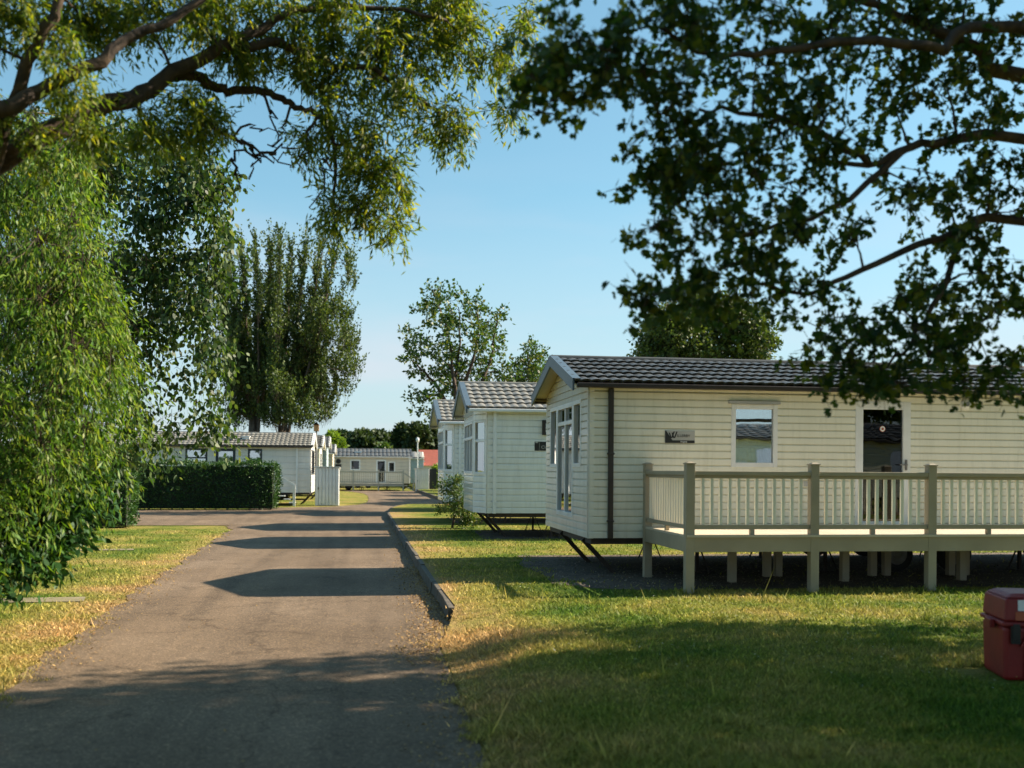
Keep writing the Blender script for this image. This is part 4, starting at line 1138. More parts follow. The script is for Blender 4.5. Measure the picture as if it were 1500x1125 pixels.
# --- weeping willow mass at the left edge, drooping to the ground
tb = Tree('weeping_willow', 'weeping willow with long bright green hanging leaves filling the left edge', 'tree', (-7.9, 11.2, ZR), 'bark')
tb.limb([(-7.9, 11.2, ZR), (-7.8, 11.2, 2.0), (-7.4, 11.3, 3.6), (-6.8, 11.4, 4.8)], .3, .08, .04, 10)
tb.limb([(-7.8, 11.2, 2.0), (-7.0, 11.2, 3.3), (-6.2, 11.2, 3.9)], .12, .04, .04, 8)
tb.limb([(-7.8, 11.2, 1.6), (-7.2, 10.8, 2.6), (-6.4, 10.7, 3.2)], .12, .04, .04, 8)
cb = []
for (x_, y_, d_, rx, ry, w_) in (
    (30, 200, 11.4, 60, 40, .8), (110, 215, 11.8, 50, 40, .7), (20, 270, 11, 60, 40, 1.0), (70, 240, 11.4, 45, 35, .7), (110, 300, 11.6, 45, 40, .8), (30, 350, 11.4, 60, 45, 1.0), (90, 370, 11.2, 50, 40, 1.0), (140, 400, 11.6, 35, 35, .7),
    (20, 440, 11.8, 50, 40, .8), (90, 450, 11, 50, 40, 1.1), (155, 455, 11.4, 35, 35, .7), (30, 530, 11.4, 50, 40, .9), (100, 525, 10.8, 50, 38, 1.1), (165, 520, 11.2, 30, 35, .7),
    (25, 610, 10.8, 50, 38, 1.1), (95, 600, 10.4, 50, 38, 1.2), (150, 600, 10.8, 35, 35, .8), (20, 680, 10.4, 45, 38, 1.1), (85, 670, 10.2, 45, 34, 1.0), (140, 660, 10.6, 28, 28, .6),
    (20, 740, 10.2, 45, 30, 1.0), (70, 735, 10.2, 35, 28, .6), (15, 785, 10.0, 35, 20, .5),
    (-70, 300, 11.5, 90, 120, 1.5), (-80, 520, 11.5, 90, 120, 1.6), (-80, 720, 11, 90, 90, 1.2)):
    for k in range(2 if (x_ > 130 and y_ > 560) else 4):
        cb.append(C(x_ - max(0, (y_ - 500) * .30) + random.uniform(-rx, rx) * .6, y_ + random.uniform(-ry, ry) * .95, d_ + random.uniform(-1.1, 1.1), rx * random.uniform(.3, .55), ry * random.uniform(.25, .5), w_ * .40))
tb.connect(cb, .03)
cb = cluster(cb, 2, .6)
tb.leaves(M['weeping'], cb, .008, per=58, sl=.62, nl=30, ll=.095, lw=.021, hang=1.5, leafdown=.9, jitter=.32, spread=.06)
tb.done()

# --- birch-like tree with broad drooping leaves just behind
tcx = Tree('birch_tree', 'tall drooping tree with broad glossy dark leaves between the willows and the poplars', 'tree', (-7.7, 15.6, ZR), 'bark_pale')
tcx.limb([(-7.7, 15.6, ZR), (-7.6, 15.6, 3), (-7.2, 15.5, 6), (-6.6, 15.3, 8.2)], .24, .06, .05, 10)
tcx.limb([(-7.5, 15.6, 2.4), (-6.6, 15.4, 4.4), (-5.8, 15.2, 5.6)], .1, .03, .05, 7)
tcx.limb([(-7.5, 15.6, 3.4), (-6.2, 15.2, 5.4), (-5.3, 15.0, 6.6)], .1, .03, .05, 7)
cc = [C(*a[:5], a[5] * (.75 if a[0] > 205 else 1.0) * (.38 if a[1] > 500 else 1)) for a in (
    (180, 190, 15.5, 65, 50, 1.2), (255, 210, 15, 60, 45, 1.2), (150, 280, 15.5, 60, 60, 1.2), (225, 290, 15, 60, 50, 1.2), (285, 280, 15, 40, 40, .7), (320, 300, 15, 20, 18, .2),
    (160, 370, 15.2, 60, 55, 1.2), (240, 370, 15, 60, 50, 1.2), (295, 355, 15, 30, 30, .4), (180, 460, 15, 65, 55, 1.2), (250, 450, 15, 50, 50, 1.0), (295, 440, 14.8, 28, 40, .5),
    (180, 545, 15, 55, 45, .9), (245, 530, 14.8, 45, 45, .8), (290, 520, 14.6, 32, 45, .6), (225, 595, 14.8, 35, 30, .45), (300, 590, 14.6, 22, 26, .3), (180, 610, 14.6, 40, 30, .5),
    (110, 200, 16, 70, 80, 1.4), (90, 420, 16, 80, 120, 1.6), (215, 640, 14.6, 22, 20, .2), (180, 660, 14.6, 22, 18, .25), (330, 260, 15, 14, 14, .1), (300, 240, 15, 30, 25, .5), (320, 330, 14.8, 18, 16, .25), (310, 400, 14.8, 22, 30, .4), (315, 480, 14.6, 18, 25, .3), (320, 560, 14.5, 14, 22, .25), (255, 620, 14.5, 18, 18, .2), (305, 620, 14.5, 10, 12, .1))]
tcx.connect(cc, .03)
cc = cluster(cc, 5, .38)
tcx.leaves(M['birch'], cc, .006, per=75, sl=.45, nl=15, ll=.095, lw=.056, hang=1.2, leafdown=.9, jitter=.3, shape=6, spread=.12)
tcx.done()

# --- laurel bush under the willow
tl = Tree('laurel_bush', 'dark glossy laurel bush sticking out below the weeping willow beside the verge', 'bush', (-5.1, 10.9, ZR), 'bark')
tl.limb([(-5.1, 10.9, ZR), (-5.0, 10.9, .6), (-4.7, 11.0, 1.2)], .06, .02, .03, 6)
tl.limb([(-5.2, 10.8, ZR), (-5.5, 10.8, .7), (-5.8, 10.7, 1.1)], .06, .02, .03, 6)
clb = [C(a[0] - 32, a[1] - 8, a[2] - 2.4, *a[3:]) for a in ((100, 790, 13, 45, 35, 1.2), (125, 740, 13.2, 40, 45, 1.2), (60, 810, 12.6, 50, 30, 1.1), (150, 700, 13.4, 22, 40, .7), (90, 700, 13.4, 50, 50, 1.2), (20, 825, 12.2, 50, 25, 1), (40, 760, 12.8, 60, 50, 1.2), (-50, 780, 12.5, 60, 60, 1.3), (150, 755, 13.4, 14, 25, .3))]
tl.connect(clb, .02)
tl.leaves(M['laurel'], clb, .005, per=85, sl=.26, nl=12, ll=.10, lw=.045, leafdown=.35, jitter=.3, shape=6, spread=.09)
tl.done()

# --- big overhanging tree from the right; its trunk stands outside the frame and it shades the foreground
tg = Tree('overhanging_tree', 'leafy branches of a near tree hanging in from the upper right over the lawn', 'tree', (12.0, 5.6, 0), 'bark')
tg.limb([(12.0, 5.6, 0), (11.9, 5.6, 2.0), (11.5, 5.8, 4.0), (11.0, 6.0, 6.4)], .34, .16, .04, 12)
tg.limb([(11.7, 5.7, 3.4), (7.6, 6.6, 4.4), P(1500, 112, 7.4), P(1440, 78, 7.1), P(1360, 45, 6.9), P(1280, 10, 6.8), P(1200, -10, 6.6)], .07, .018, .012, 10)
tg.limb([(11.7, 5.7, 3.2), (7.6, 6.4, 3.6), P(1500, 205, 7.2), P(1400, 205, 7.0), P(1330, 215, 6.9), P(1270, 240, 6.8), P(1180, 235, 6.7)], .055, .012, .014, 8)
tg.limb([(11.7, 5.7, 3.0), (7.8, 6.5, 3.0), P(1500, 325, 7.3), P(1420, 338, 7.1), P(1340, 358, 7.0), P(1260, 395, 6.9), P(1180, 428, 6.8), P(1110, 415, 6.8)], .045, .010, .014, 8)
tg.limb([(7.6, 6.6, 4.4), P(1480, 40, 6.6), P(1380, 70, 6.4), P(1250, 60, 6.2), P(1130, 75, 6.0), P(1040, 80, 5.9), P(960, 40, 5.8)], .045, .009, .018, 7)
tg.limb([P(1270, 240, 6.8), P(1190, 190, 6.5), P(1100, 170, 6.3), P(1020, 160, 6.2)], .025, .01, .04, 6)
tg.limb([P(1400, 345, 7.0), P(1380, 430, 6.9), P(1330, 500, 6.9), P(1290, 540, 6.8)], .025, .008, .03, 6)
tg.limb([P(1330, 215, 6.9), P(1240, 290, 6.7), P(1140, 330, 6.6), P(1050, 350, 6.5)], .025, .008, .03, 6)
cg = [C(*a[:5], a[5] * (1.25 if a[0] < 1010 and a[1] < 200 else .75 if a[1] > 480 else 1)) for a in (
    (960, 30, 5.9, 45, 30, .8), (900, 50, 5.8, 35, 22, .5), (1010, 70, 6, 45, 30, .8), (950, 100, 5.9, 40, 22, .6), (880, 110, 5.8, 40, 18, .5), (830, 95, 5.8, 28, 16, .35), (800, 60, 5.9, 22, 16, .25), (815, 125, 5.8, 28, 16, .35), (770, 115, 5.9, 18, 12, .15),
    (960, 165, 6, 45, 18, .6), (1000, 190, 6.1, 40, 18, .5), (1040, 215, 6.2, 45, 25, .8), (1100, 120, 6.3, 45, 35, .8), (1110, 40, 6.3, 55, 35, .9), (1180, 90, 6.5, 50, 40, 1.0), (1170, 170, 6.5, 50, 35, 1.0),
    (1120, 220, 6.4, 55, 35, 1.2), (1060, 265, 6.3, 45, 25, .9), (1000, 255, 6.2, 40, 20, .6), (985, 300, 6.2, 30, 20, .45), (1090, 310, 6.4, 50, 30, 1.0), (1160, 290, 6.6, 50, 35, 1.1), (1200, 230, 6.7, 45, 35, .9),
    (1220, 30, 6.6, 60, 40, 1.1), (1290, 60, 6.8, 60, 45, 1.2), (1300, 140, 6.9, 55, 35, .9), (1380, 110, 6.9, 60, 45, 1.0), (1370, 30, 6.9, 60, 40, 1.2), (1450, 60, 7, 60, 50, 1.3), (1460, 150, 7.1, 50, 35, .8),
    (1380, 195, 7, 55, 20, .5), (1450, 250, 7.1, 45, 30, .7), (1380, 280, 7, 45, 35, .8), (1330, 270, 6.9, 30, 35, .5), (1480, 310, 7.2, 35, 30, .6), (1400, 340, 7, 45, 28, .6), (1250, 340, 6.8, 40, 22, .5),
    (1140, 370, 6.6, 35, 18, .5), (1090, 380, 6.5, 40, 20, .6), (1040, 400, 6.4, 38, 18, .5), (1000, 360, 6.3, 22, 22, .3), (980, 430, 6.3, 35, 14, .35), (935, 445, 6.3, 28, 12, .22), (1060, 440, 6.5, 30, 18, .35), (1170, 420, 6.7, 40, 22, .5),
    (950, 340, 6.2, 12, 12, .1), (965, 250, 6.1, 20, 12, .2), (1240, 470, 6.8, 35, 30, .6), (1300, 440, 6.9, 35, 28, .5), (1370, 420, 7, 38, 30, .6), (1440, 400, 7, 35, 30, .5), (1480, 450, 7.1, 35, 40, .6),
    (1240, 545, 6.8, 38, 26, .8), (1290, 560, 6.8, 38, 18, .7), (1340, 530, 6.9, 38, 28, .6), (1400, 500, 7, 40, 35, .7), (1450, 530, 7, 40, 26, .5), (1490, 540, 7.1, 28, 20, .35), (1215, 520, 6.8, 18, 20, .3), (1440, 470, 7, 40, 30, .5),
    (1300, 500, 6.9, 30, 20, .4), (1410, 560, 7, 20, 10, .15), (1200, -50, 6.7, 150, 50, 2), (1420, -60, 7, 130, 60, 2.5), (1000, -40, 6, 120, 40, 1.2))]
crown = []
for i in range(94):       # the rest of the crown, around the trunk outside the frame
    for _ in range(50):
        d = unit(RNG.normal(size=(1, 3)))[0] * (RNG.random() ** .4)
        p = np.array([10.9, 4.9, 6.7]) + d * np.array([5.8, 4.3, 3.3])
        if p[2] < 3.9 + .25 * abs(p[0] - 9): continue
        dep = p[0] * math.sin(YAW) + p[1] * math.cos(YAW); lat = p[0] * math.cos(YAW) - p[1] * math.sin(YAW)
        if dep < 0.8 or lat / dep > 0.62 or (p[2] - CAM_H) / dep > 0.58: break
    else: continue
    crown.append((tuple(p), (1.0, .85, .55), 1.0))
for i in range(46):  # outlying sprays out of view, added to feather the foreground shadow edge
    for _ in range(60):
        p = np.array([random.uniform(6, 14), random.uniform(8.6, 11.4), random.uniform(4.2, 8.4)])
        dep = p[0] * math.sin(YAW) + p[1] * math.cos(YAW); lat = p[0] * math.cos(YAW) - p[1] * math.sin(YAW)
        if lat / dep > 0.61 or (p[2] - CAM_H) / dep > 0.57: break
    else: continue
    crown.append((tuple(p), (1.3, .12, .14), .26))
tg.limb([(11.5, 5.8, 4.0), (12.2, 5.0, 6.0), (12.8, 3.8, 7.6)], .15, .05, .05, 8)
tg.limb([(11.4, 5.8, 4.4), (9.8, 3.8, 6.2), (8.6, 2.2, 7.4)], .13, .04, .05, 8)
tg.limb([(11.3, 5.9, 5.0), (11.4, 8.4, 6.8), (11.4, 9.6, 8.0)], .13, .04, .05, 8)
tg.limb([(11.2, 5.9, 5.4), (8.6, 8.2, 7.2), (7.0, 9.2, 8.0)], .11, .03, .05, 8)
tg.connect(cg, .018); tg.connect(crown, .03)
cg = cluster(cg, 6, .34)
tg.connect(cg, .008)
tg.leaves(M['maple'], cg, .008, per=18, sl=.22, nl=12, ll=.053, lw=.057, hang=.3, leafdown=.5, jitter=.35, shape=10, spread=.055)
v, kk, a, b = sprigs(crown, per=95, sl=.5, nl=16, ll=.13, lw=.10, hang=.2, leafdown=.5, jitter=.35, shape=6, spread=.2)
np_mesh('crown', v - np.array(tg.base), kk, M['maple'], tg.root)
tg.done('trunk')

# --- poplar group behind the hedge: upright plumes on several stems
tp = Tree('poplar', 'big dark poplar with many upright stems behind the grey white mobile home', 'tree', (-11.5, 63.0, ZR), 'bark_pale')
B = Vector((-11.5, 63, ZR))
D = 64.0
stems = []
for (xb, x1, xt, yt) in ((366, 352, 330, 375), (372, 362, 352, 372), (376, 378, 372, 368), (380, 390, 395, 362), (410, 404, 408, 358), (414, 418, 425, 372), (416, 430, 446, 366), (420, 448, 470, 362), (424, 462, 490, 372), (370, 340, 312, 400), (418, 455, 495, 450), (368, 345, 320, 480)):
    dd = D + random.uniform(-3, 3)
    tp.limb([Vector((P(xb, 700, D).x, 63 + random.uniform(-.5, .5), ZR)), P(xb, 610, D), P((xb + x1) / 2, 565, dd), P(x1, 500, dd), P((x1 + xt) / 2, 430, dd), P(xt, yt + 8, dd)], .12, .02, .06, 6, 3)
    stems.append((x1, xt, yt, dd))
pc = []
for (x1, xt, yt, dd) in stems:
    n_ = 13
    for i in range(n_):
        t = i / (n_ - 1); y_ = 575 + (yt + 2 - 575) * t
        x_ = x1 + (xt - x1) * max(0, (500 - y_) / (500 - yt)) if y_ < 500 else x1
        pc.append(C(x_ + random.uniform(-5, 5) * (1 - t), y_, dd + random.uniform(-2, 2), 12 - 11 * t ** .8, 13, .5 - .36 * t, .8 - .68 * t))
for (x_, y_, rx, ry, w) in ((500, 470, 20, 12, .7), (510, 420, 10, 16, .35), (495, 500, 25, 12, .8), (512, 520, 20, 9, .5), (505, 545, 22, 10, .6), (500, 575, 22, 12, .6), (470, 590, 28, 18, .8), (430, 600, 28, 14, .6), (440, 560, 30, 20, .9), (480, 540, 25, 15, .8),
                         (340, 560, 22, 20, .7), (335, 600, 18, 18, .5), (395, 560, 25, 20, .6), (522, 548, 10, 6, .2), (515, 505, 12, 6, .2), (460, 500, 25, 25, 1), (505, 390, 8, 16, .3), (360, 610, 22, 14, 1.1), (400, 618, 24, 12, 1.2), (470, 612, 26, 12, .9), (440, 622, 22, 10, .9), (420, 590, 30, 16, 1.2), (385, 600, 22, 14, 1), (450, 585, 26, 16, 1), (345, 625, 18, 10, .4), (375, 590, 20, 14, .5), (310, 450, 20, 50, 1), (310, 540, 20, 40, .8)):
    pc.append(C(x_, y_, D + random.uniform(-3, 3), rx, ry, w, 1.5))
tp.connect(pc[-19:], .05)
tp.leaves(M['poplar'], pc, .014, per=66, sl=1.2, nl=20, ll=.17, lw=.12, up=4.2, leafdown=-.3, jitter=.3, spread=.055)
tp.done()

# --- loose trees behind the second and third home
tr = Tree('rowan_tree', 'open rowan tree with bare twigs showing, rising behind the second mobile home', 'tree', (P(665, 700, 44).x, 43, 0), 'bark')
D = 44.0
b0 = Vector((P(665, 700, 44).x, 43, 0))
for pts in (((665, 640), (668, 600), (662, 540), (652, 480), (632, 425)), ((666, 640), (672, 590), (690, 530), (700, 480), (695, 445)), ((666, 640), (655, 595), (635, 560), (615, 540), (600, 525)),
            ((668, 640), (690, 590), (712, 545), (722, 500), (728, 465)), ((662, 620), (640, 580), (622, 585), (612, 590)), ((668, 620), (665, 560), (672, 500), (670, 450))):
    tr.limb([b0] + [P(x_, y_, D + random.uniform(-1, 1)) for x_, y_ in pts], .14, .02, .05, 6, 3)
rc_ = [C(x_, y_, D + random.uniform(-1.6, 1.6), rx, ry, w, 1.0) for (x_, y_, rx, ry, w) in (
    (630, 425, 14, 8, .4), (634, 445, 14, 14, .6), (655, 438, 14, 9, .4), (618, 455, 10, 10, .35), (640, 470, 16, 10, .6), (690, 445, 12, 10, .4), (672, 465, 16, 14, .6), (700, 468, 18, 12, .6), (725, 458, 10, 10, .35),
    (660, 490, 20, 14, .7), (695, 495, 24, 16, .9), (722, 490, 10, 12, .35), (600, 490, 10, 12, .35), (608, 505, 14, 10, .5), (625, 515, 14, 12, .5), (645, 520, 12, 12, .45), (670, 520, 22, 16, .9), (700, 525, 24, 16, .9), (730, 510, 12, 12, .4),
    (598, 525, 10, 8, .3), (610, 540, 12, 8, .35), (635, 545, 16, 12, .5), (660, 548, 22, 16, .8), (690, 550, 22, 14, .8), (722, 540, 16, 14, .6), (738, 545, 12, 10, .3), (650, 572, 20, 12, .6), (612, 578, 12, 8, .35), (625, 590, 14, 8, .35), (630, 603, 8, 5, .2), (675, 575, 20, 12, .6), (605, 595, 5, 4, .1))]
tr.connect(rc_, .03)
tr.leaves(M['rowan'], rc_, .014, per=27, sl=.42, nl=15, ll=.17, lw=.12, up=.3, leafdown=.2, jitter=.35, spread=.14)
tr.done()
b0 = Vector((P(778, 700, 46).x, 45, 0))
tr2 = Tree('rowan_tree', 'smaller reddish tinged tree showing between the roofs of the first and second mobile homes', 'tree', tuple(b0), 'bark')
tr2.limb([b0, P(778, 620, 46), P(775, 570, 46), P(772, 520, 46)], .12, .02, .05, 6, 3)
rc2 = [C(x_, y_, 46 + random.uniform(-1, 1), rx, ry, w, 1.0) for (x_, y_, rx, ry, w) in (
    (775, 512, 10, 6, .3), (778, 528, 12, 10, .5), (790, 520, 8, 6, .2), (765, 540, 14, 10, .5), (785, 545, 12, 10, .5), (752, 552, 12, 8, .4), (772, 560, 20, 10, .7), (740, 560, 10, 6, .3), (795, 560, 14, 12, .5))]
tr2.connect(rc2, .03)
tr2.leaves(M['rowan'], rc2, .02, per=52, sl=.38, nl=12, ll=.16, lw=.11, up=.3, leafdown=.2, jitter=.35, spread=.13)
tr2.done()

# --- round tree behind the near home
b0 = Vector((P(1035, 700, 60).x, P(1035, 700, 60).y, 0))
ta = Tree('round_tree', 'dense round topped tree rising behind the ridge of the near cream mobile home', 'tree', tuple(b0), 'bark')
ta.limb([b0, b0 + Vector((0, 0, 4)), b0 + Vector((.2, 0, 7.5))], .3, .06, .05, 8)
ac = [C(x_, y_, 60 + random.uniform(-2, 2), rx, ry, w, 2.0) for (x_, y_, rx, ry, w) in (
    (975, 475, 30, 22, 1), (1015, 458, 32, 20, 1), (1055, 455, 32, 20, 1), (1092, 475, 30, 22, 1), (960, 500, 24, 20, .8), (1000, 500, 34, 26, 1.2), (1045, 495, 36, 28, 1.3), (1090, 505, 32, 24, 1.1), (1112, 505, 18, 18, .6), (1020, 530, 60, 25, 1.5), (1080, 535, 40, 25, 1), (965, 530, 30, 25, .8), (950, 515, 16, 12, .4))]
ta.connect(ac, .06)
ta.leaves(M['poplar'], ac, .03, per=190, sl=.6, nl=10, ll=.22, lw=.16, leafdown=0, jitter=.4, spread=.2)
ta.done()

# --- woodland behind, each tree its own
GW = 'trees of the dark wood beyond the park'
wood = []


def round_tree(name, label, cat, px, top, D_, wpx, m, group=None, n=170, ls=.5):
    b = Vector((P(px, 700, D_).x, P(px, 700, D_).y, ZR))
    H = P(px, top, D_).z; R = wpx * D_ / 1500 / 2
    t_ = Tree(name, label, cat, tuple(b), 'bark', group)
    t_.limb([b, b + Vector((.2, 0, H * .35)), b + Vector((0, 0, H * .8))], R * .07, R * .02, .05, 6, 3)
    cl_ = []
    for i in range(11):
        a_ = random.uniform(0, 2 * math.pi); q = random.random() ** .5; zz = random.uniform(.28, .86)
        rr = R * .62 * math.sqrt(max(.1, 1 - ((zz - .5) / .55) ** 2))
        cl_.append(((b.x + math.cos(a_) * q * rr, b.y + math.sin(a_) * q * rr, ZR + H * zz), (R * .42, R * .42, H * .14), 1))
    cl_.append(((b.x, b.y, ZR + H * .86), (R * .35, R * .35, H * .1), .8))
    t_.connect(cl_, .08)
    t_.leaves(m, cl_, 0, per=n, sl=R * .16, nl=8, ll=ls, lw=ls * .8, leafdown=0, jitter=.5, spread=.25)
    t_.done()


wl_ = [('leftmost dark tree of the distant wood above the far roof', 505, 632, 124, 60), ('dark rounded tree of the distant wood, second from the left', 532, 628, 118, 56),
       ('dark rounded tree over the middle of the far roof', 560, 630, 122, 60), ('tall narrow tree standing up from the distant wood', 588, 618, 116, 34),
       ('tallest pale green tree of the distant wood, beside the lamp post', 610, 617, 112, 40), ('dark tree of the distant wood above the red roof', 634, 622, 118, 44),
       ('dark tree of the distant wood hiding behind the third mobile home', 664, 628, 120, 60), ('broad dark tree of the wood far off behind the row of homes', 710, 630, 124, 70),
       ('dark tree of the wood seen over the left mobile homes', 470, 640, 120, 60)]
for i, (lb, px, top, D_, w_) in enumerate(wl_):
    round_tree('woodland_tree', lb, 'tree', px, top, D_, w_, M['wood_leaf'], GW)
round_tree('bright_bush', 'bright yellow green tree right beside the pole, above the left shed', 'tree', 487, 629, 92, 40, M['bright_leaf'], None, 150, .32)
round_tree('bright_bush', 'pale olive bush poking up behind the middle of the far roof', 'bush', 562, 647, 104, 34, M['rowan'], None, 90, .3)
round_tree('bright_bush', 'light green bush in front of the red roofed building', 'bush', 640, 680, 96, 20, M['bright_leaf'], None, 90, .25)
for i, (px, lb) in enumerate(((-40, 'far tree behind the willows at the left edge'), (90, 'far tree behind the birch, left of the poplar'), (230, 'far tree behind the left end of the long roof'), (340, 'far low tree behind the foot of the poplar'), (420, 'far low tree right behind the poplar stems'))):
    round_tree('distant_tree', lb, 'tree', px, 640, 108, 110, M['wood_leaf'], GW, 120, .5)

# --- behind the camera: mirrored home and tree; unseen trees added to block the sky
mobile_home(25.0, -9.0, math.pi, 11.5, 3.7, 0.62, 3.0, 3.65, 'cream mobile home mirrored in the window panes of the near one', 'cream', 'endsiding', None,
            {'near': [dict(s0=2.0, s1=3.2, z0=1.4, z1=2.6), dict(s0=8.0, s1=9.2, z0=1.4, z1=2.6)]}, over=0.25, pitch=.3, tile_pitch=.4)
for x_, y_, H_, R_2, lb in ((.8, -3.9, 10.5, 5.6, 'unseen tree added right behind the viewpoint to block sky light'), (-9, -5, 9.5, 4.5, 'unseen tree added left behind the viewpoint to block sky light'), (-15, 2, 10, 5, 'unseen tree added left of the viewpoint to block sky light'), (27, -22, 10, 5, 'tree mirrored beyond the mobile home in the window panes'),
                            (40, -16, 10, 6, 'unseen tree added far behind the viewpoint on the right')):
    t_ = Tree('offscreen_tree', lb, 'tree', (x_, y_, ZR), 'bark', 'trees behind the viewpoint')
    b = Vector((x_, y_, ZR)); t_.limb([b, b + Vector((.1, 0, H_ * .4)), b + Vector((0, 0, H_ * .8))], .28, .08, .05, 8)
    cl_ = []
    for k in range(22):
        d = unit(RNG.normal(size=(1, 3)))[0] * (RNG.random() ** .4)
        cl_.append(((x_ + d[0] * R_2 * .75, y_ + d[1] * R_2 * .75, H_ * .64 + d[2] * H_ * .26), (1.4, 1.4, .9), 1))
    t_.connect(cl_, .05)
    t_.leaves(M['maple'], cl_, 0, per=60, sl=.7, nl=10, ll=.24, lw=.19, leafdown=.3, jitter=.4, spread=.25, shape=6)
    t_.done()

# --- shrub between second and third home
b0 = Vector((2.45, 28.9, 0))
ts = Tree('shrub', 'small shrub with yellowish top growing between the second and third mobile homes', 'shrub', tuple(b0), 'bark')
ts.limb([b0, b0 + Vector((.1, 0, .6)), b0 + Vector((.2, 0, 1.1))], .04, .01, .02, 5)
sc_ = [((2.35, 28.9, 1.15), (.3, .3, .22), .8), ((2.6, 28.8, .85), (.28, .3, .26), .8), ((2.3, 28.9, .55), (.3, .3, .25), .7), ((2.75, 28.7, .45), (.35, .3, .3), 1), ((2.95, 28.7, .25), (.3, .3, .2), .7), ((2.5, 28.9, 1.35), (.18, .2, .1), .4)]
ts.connect(sc_, .015)
ts.leaves(M['rowan'], sc_, .006, per=80, sl=.16, nl=9, ll=.07, lw=.04, leafdown=0, jitter=.4, spread=.08)
ts.done()


def hedge(x0, x1, y0, y1, z1, label, density=420):
    r = empty('hedge', ((x0 + x1) / 2, (y0 + y1) / 2, ZR)); tag(r, label, 'hedge')
    c = np.array(r.location)
    pts = []; ax = []
    for (nx_, ny_, nz_, area) in ((0, -1, 0, (x1 - x0) * z1), (0, 1, 0, (x1 - x0) * z1), (-1, 0, 0, (y1 - y0) * z1), (1, 0, 0, (y1 - y0) * z1), (0, 0, 1, (x1 - x0) * (y1 - y0))):
        n_ = int(area * density); q = RNG.random((n_, 3))
        p = np.array([x0, y0, ZR + .04]) + (q ** np.array([1, 1, .9])) * np.array([x1 - x0, y1 - y0, z1 - .04])
        if nx_: p[:, 0] = x0 if nx_ < 0 else x1
        if ny_: p[:, 1] = y0 if ny_ < 0 else y1
        if nz_: p[:, 2] = ZR + z1
        wob = .06 * np.sin(p[:, 0] * 2.1 + p[:, 2] * 3) + .04 * np.sin(p[:, 1] * 3.3 + p[:, 0] * 5)
        nv = np.array([nx_, ny_, nz_])
        p = p + nv * (wob - .05 * RNG.random(n_) + .16 * RNG.random(n_) ** 6)[:, None] - nv * .02
        pts.append(p); ax.append(unit(nv * .9 + RNG.normal(size=p.shape) * .7 + np.array([0, 0, .3])))
    p = np.concatenate(pts); a_ = np.concatenate(ax)
    v, k = leaf_quads(p, a_, .07 + .05 * RNG.random(len(p)), .035 + .03 * RNG.random(len(p)))
    np_mesh('foliage', v - c, k, M['hedge'], r)
    b = MB(); b.box(x0 + .14 - c[0], x1 - .14 - c[0], y0 + .14 - c[1], y1 - .14 - c[1], .05, z1 - .12)  # dark filler box added inside the leaves, with short stems
    n_ = int((x1 - x0) / .45)
    for i in range(n_):
        xx = x0 + .25 + (x1 - x0 - .5) * i / max(1, n_ - 1) - c[0]
        b.tube([(xx, 0, 0), (xx + random.uniform(-.08, .08), 0, .35)], .03, 6)
    b.build('stems', M['hedge_core'], r)


M['hedge_core'] = mat('hedge_core', (0.02, 0.03, 0.012), 0.95, (0.012, 0.02, 0.008), 6, 0.8, 20)
hedge(-11.8, -3.85, 45.5, 46.6, 2.0, 'long clipped dark green hedge in front of the grey white mobile home')
hedge(-9.6, -6.95, 31.9, 33.1, 2.42, 'short tall clipped hedge end beside the willow, near corner of the side road')

# ------------------------------------------------------------------ grass blades, litter, gravel
N = 330000
dep = 4.6 / (1 - RNG.random(N) * (1 - 4.6 / 30.0))
u_ = RNG.uniform(-.62, .62, N)
X = dep * (u_ * math.cos(YAW) + math.sin(YAW)); Y = dep * (math.cos(YAW) - u_ * math.sin(YAW))
re = np.interp(Y, [t[0] for t in RIGHT], [t[1] for t in RIGHT]); le = np.interp(Y, [t[0] for t in LEFT], [t[1] for t in LEFT])
rag = .06 * np.sin(Y * 7) + .05 * np.sin(Y * 17.3) + RNG.normal(size=N) * .05
kk_ = np.clip((Y - 11.6) / .6, 0, 1)
inR = X > re + np.where(Y > 12.2, .05 + np.abs(rag) * .8, rag)
inL = (X < le + .06 + rag * 1.6) & (Y < 33.0)
pad = (X > 2.95 + .2 * np.sin(Y * 3.1) + .12 * np.sin(Y * 9)) & (((Y > 13.75) & (Y < 19.5)) | ((Y > 24.3) & (Y < 27.6)))
pad &= RNG.random(N) > .05
binm = (np.abs(X - 5.2) < .36) & (np.abs(Y - 7.7) < .33)
keep = (inR & ~pad & ~binm) | (inL & ~((Y > 14.35) & (Y < 14.95) & (X < -3.8) & (RNG.random(N) > .25)))
X, Y, re, kk_, isR = X[keep], Y[keep], re[keep], kk_[keep], inR[keep]
tt = np.clip((X - re) / .9, 0, 1); tt = tt * tt * (3 - 2 * tt)
Z = np.where(isR, (ZR + .008) * (1 - tt) * (1 - kk_), ZR - .012)
n = len(X)
dd_ = X * math.sin(YAW) + Y * math.cos(YAW)
post_d = np.min(np.stack([np.hypot(X - (4.34 + q), Y - 13.36) for q in (0, 1.77, 3.5, 5.25, 7.0)] + [np.hypot(X - 4.34, Y - 15.4), np.hypot(X - 5.3, Y - 7.8) - .25]), 0)
tuft = np.exp(-(post_d / .16) ** 2) * 2.2 + (np.sin(X * 5.1 + 1.3 * np.sin(Y * 3.7)) * np.sin(Y * 4.3 + X) > .86) * .9
h = (.02 + .034 * RNG.random(n) ** 2) * (1 + tuft) * (1 + .25 * np.sin(X * 2.3 + Y * 1.7)) * (1 + (RNG.random(n) > .997) * 2.5)
w = .0035 * (1 + dd_ / 7)
an = RNG.uniform(0, 2 * math.pi, n)
lean = RNG.normal(size=(n, 2)) * h[:, None] * .65
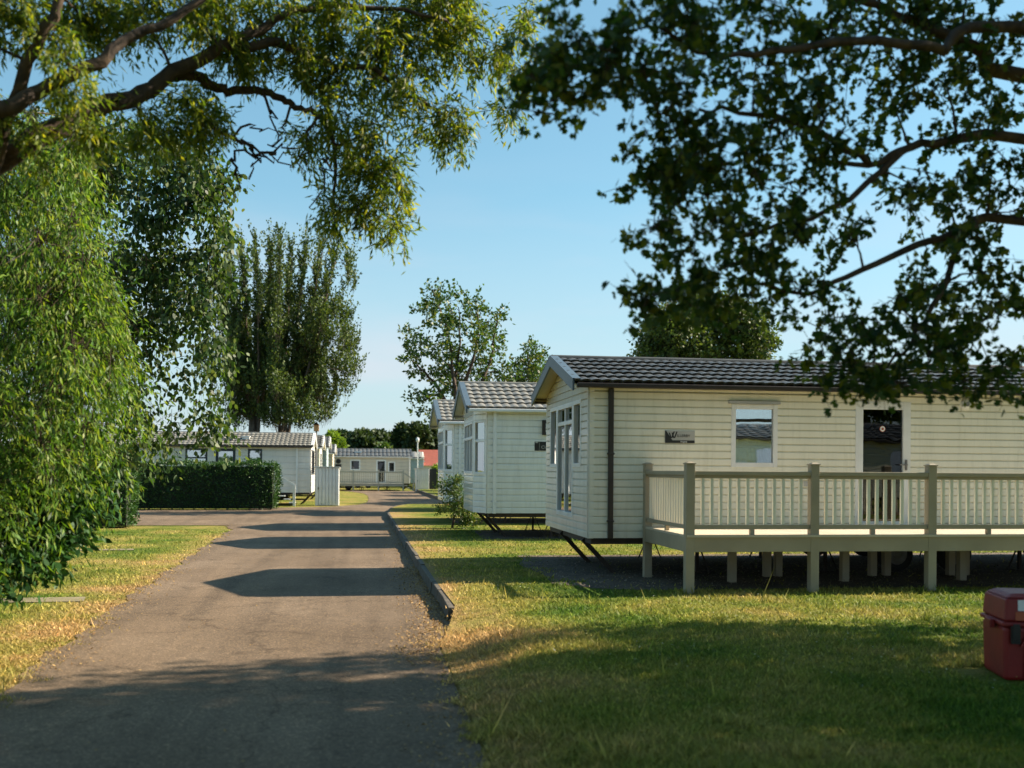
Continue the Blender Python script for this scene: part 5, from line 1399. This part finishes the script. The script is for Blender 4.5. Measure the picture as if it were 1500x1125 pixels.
p0 = np.stack([X - np.cos(an) * w, Y - np.sin(an) * w, Z], 1); p1 = np.stack([X + np.cos(an) * w, Y + np.sin(an) * w, Z], 1)
p2 = np.stack([X + lean[:, 0], Y + lean[:, 1], Z + h], 1)
tag(np_mesh('grass', np.stack([p0, p1, p2], 1).reshape(-1, 3), 3, M['blade']), 'short dry mown grass blades on both verges and the lawn', 'grass', kind='stuff')


def scatter(name, n_, fx, fy, zf, ls, m, label, cat):
    x = fx(n_); y = fy(n_); z_ = np.array([zf(a, b) for a, b in zip(x, y)])
    pos = np.stack([x, y, z_ + .006], 1); ax_ = unit(RNG.normal(size=(n_, 3)) * np.array([1, 1, .25]))
    s_ = unit(np.cross(ax_, np.array([0, 0, 1.0]) + RNG.normal(size=(n_, 3)) * .35))
    l_ = (ls * (.5 + RNG.random(n_)))[:, None]; w_ = l_ * .6
    v = np.stack([pos, pos + ax_ * l_ * .5 + s_ * w_ * .5, pos + ax_ * l_, pos + ax_ * l_ * .5 - s_ * w_ * .5], 1).reshape(-1, 3)
    v[:, 2] = np.maximum(v[:, 2], np.repeat(z_, 4) + .003)
    tag(np_mesh(name, v, 4, m), label, cat, kind='stuff')


def zroad(a, b):
    if a > edge_x(RIGHT, b): return lawn_z(a, b) + .01
    return ZR + .002


litter_y = lambda n_: RNG.uniform(4.5, 34, n_)
_y = litter_y(9000); _y[:5200] = RNG.uniform(9.5, 19, 5200)
_side = RNG.random(9000) < .75
_x = np.where(_side, np.interp(_y, [t[0] for t in RIGHT], [t[1] for t in RIGHT]) - np.abs(RNG.normal(size=9000)) * .22 - .04,
              np.interp(_y, [t[0] for t in LEFT], [t[1] for t in LEFT]) + RNG.normal(size=9000) * .2)
scatter('fallen_leaves', 9000, lambda n_: _x, lambda n_: _y, zroad, .028, M['dead'], 'brown fallen leaves gathered along both edges of the road', 'fallen leaves')
_y2 = RNG.uniform(4, 30, 900); _x2 = RNG.uniform(-3, 5, 900)
scatter('fallen_leaves', 900, lambda n_: _x2, lambda n_: _y2, zroad, .022, M['dead'], 'scattered dry leaves lying loose over the road and lawn', 'fallen leaves')
_y3 = RNG.uniform(14.0, 19.6, 9000); _x3 = RNG.uniform(2.9, 13, 9000)
scatter('gravel', 9000, lambda n_: _x3, lambda n_: _y3, lambda a, b: .012, .03, M['gravel'], 'loose brown gravel under the near mobile home', 'gravel')

_y4 = RNG.uniform(7, 16, 1500); _x4 = RNG.uniform(1.2, 9, 1500)
M['daisy'] = leaf_mat('daisy', [(0.5, 0.5, 0.45), (0.6, 0.5, 0.1), (0.7, 0.7, 0.65)], 0.1, 0.7)
_g4 = (np.sin(_x4 * 1.7) + np.sin(_y4 * 1.3 + _x4)) > -.3
_x4, _y4 = _x4[_g4], _y4[_g4]
scatter('daisies', len(_x4), lambda n_: _x4, lambda n_: _y4, lambda a, b: .028, .016, M['daisy'], 'tiny white and yellow clover flowers dotted through the lawn', 'clover')

print('objects', len(bpy.data.objects))
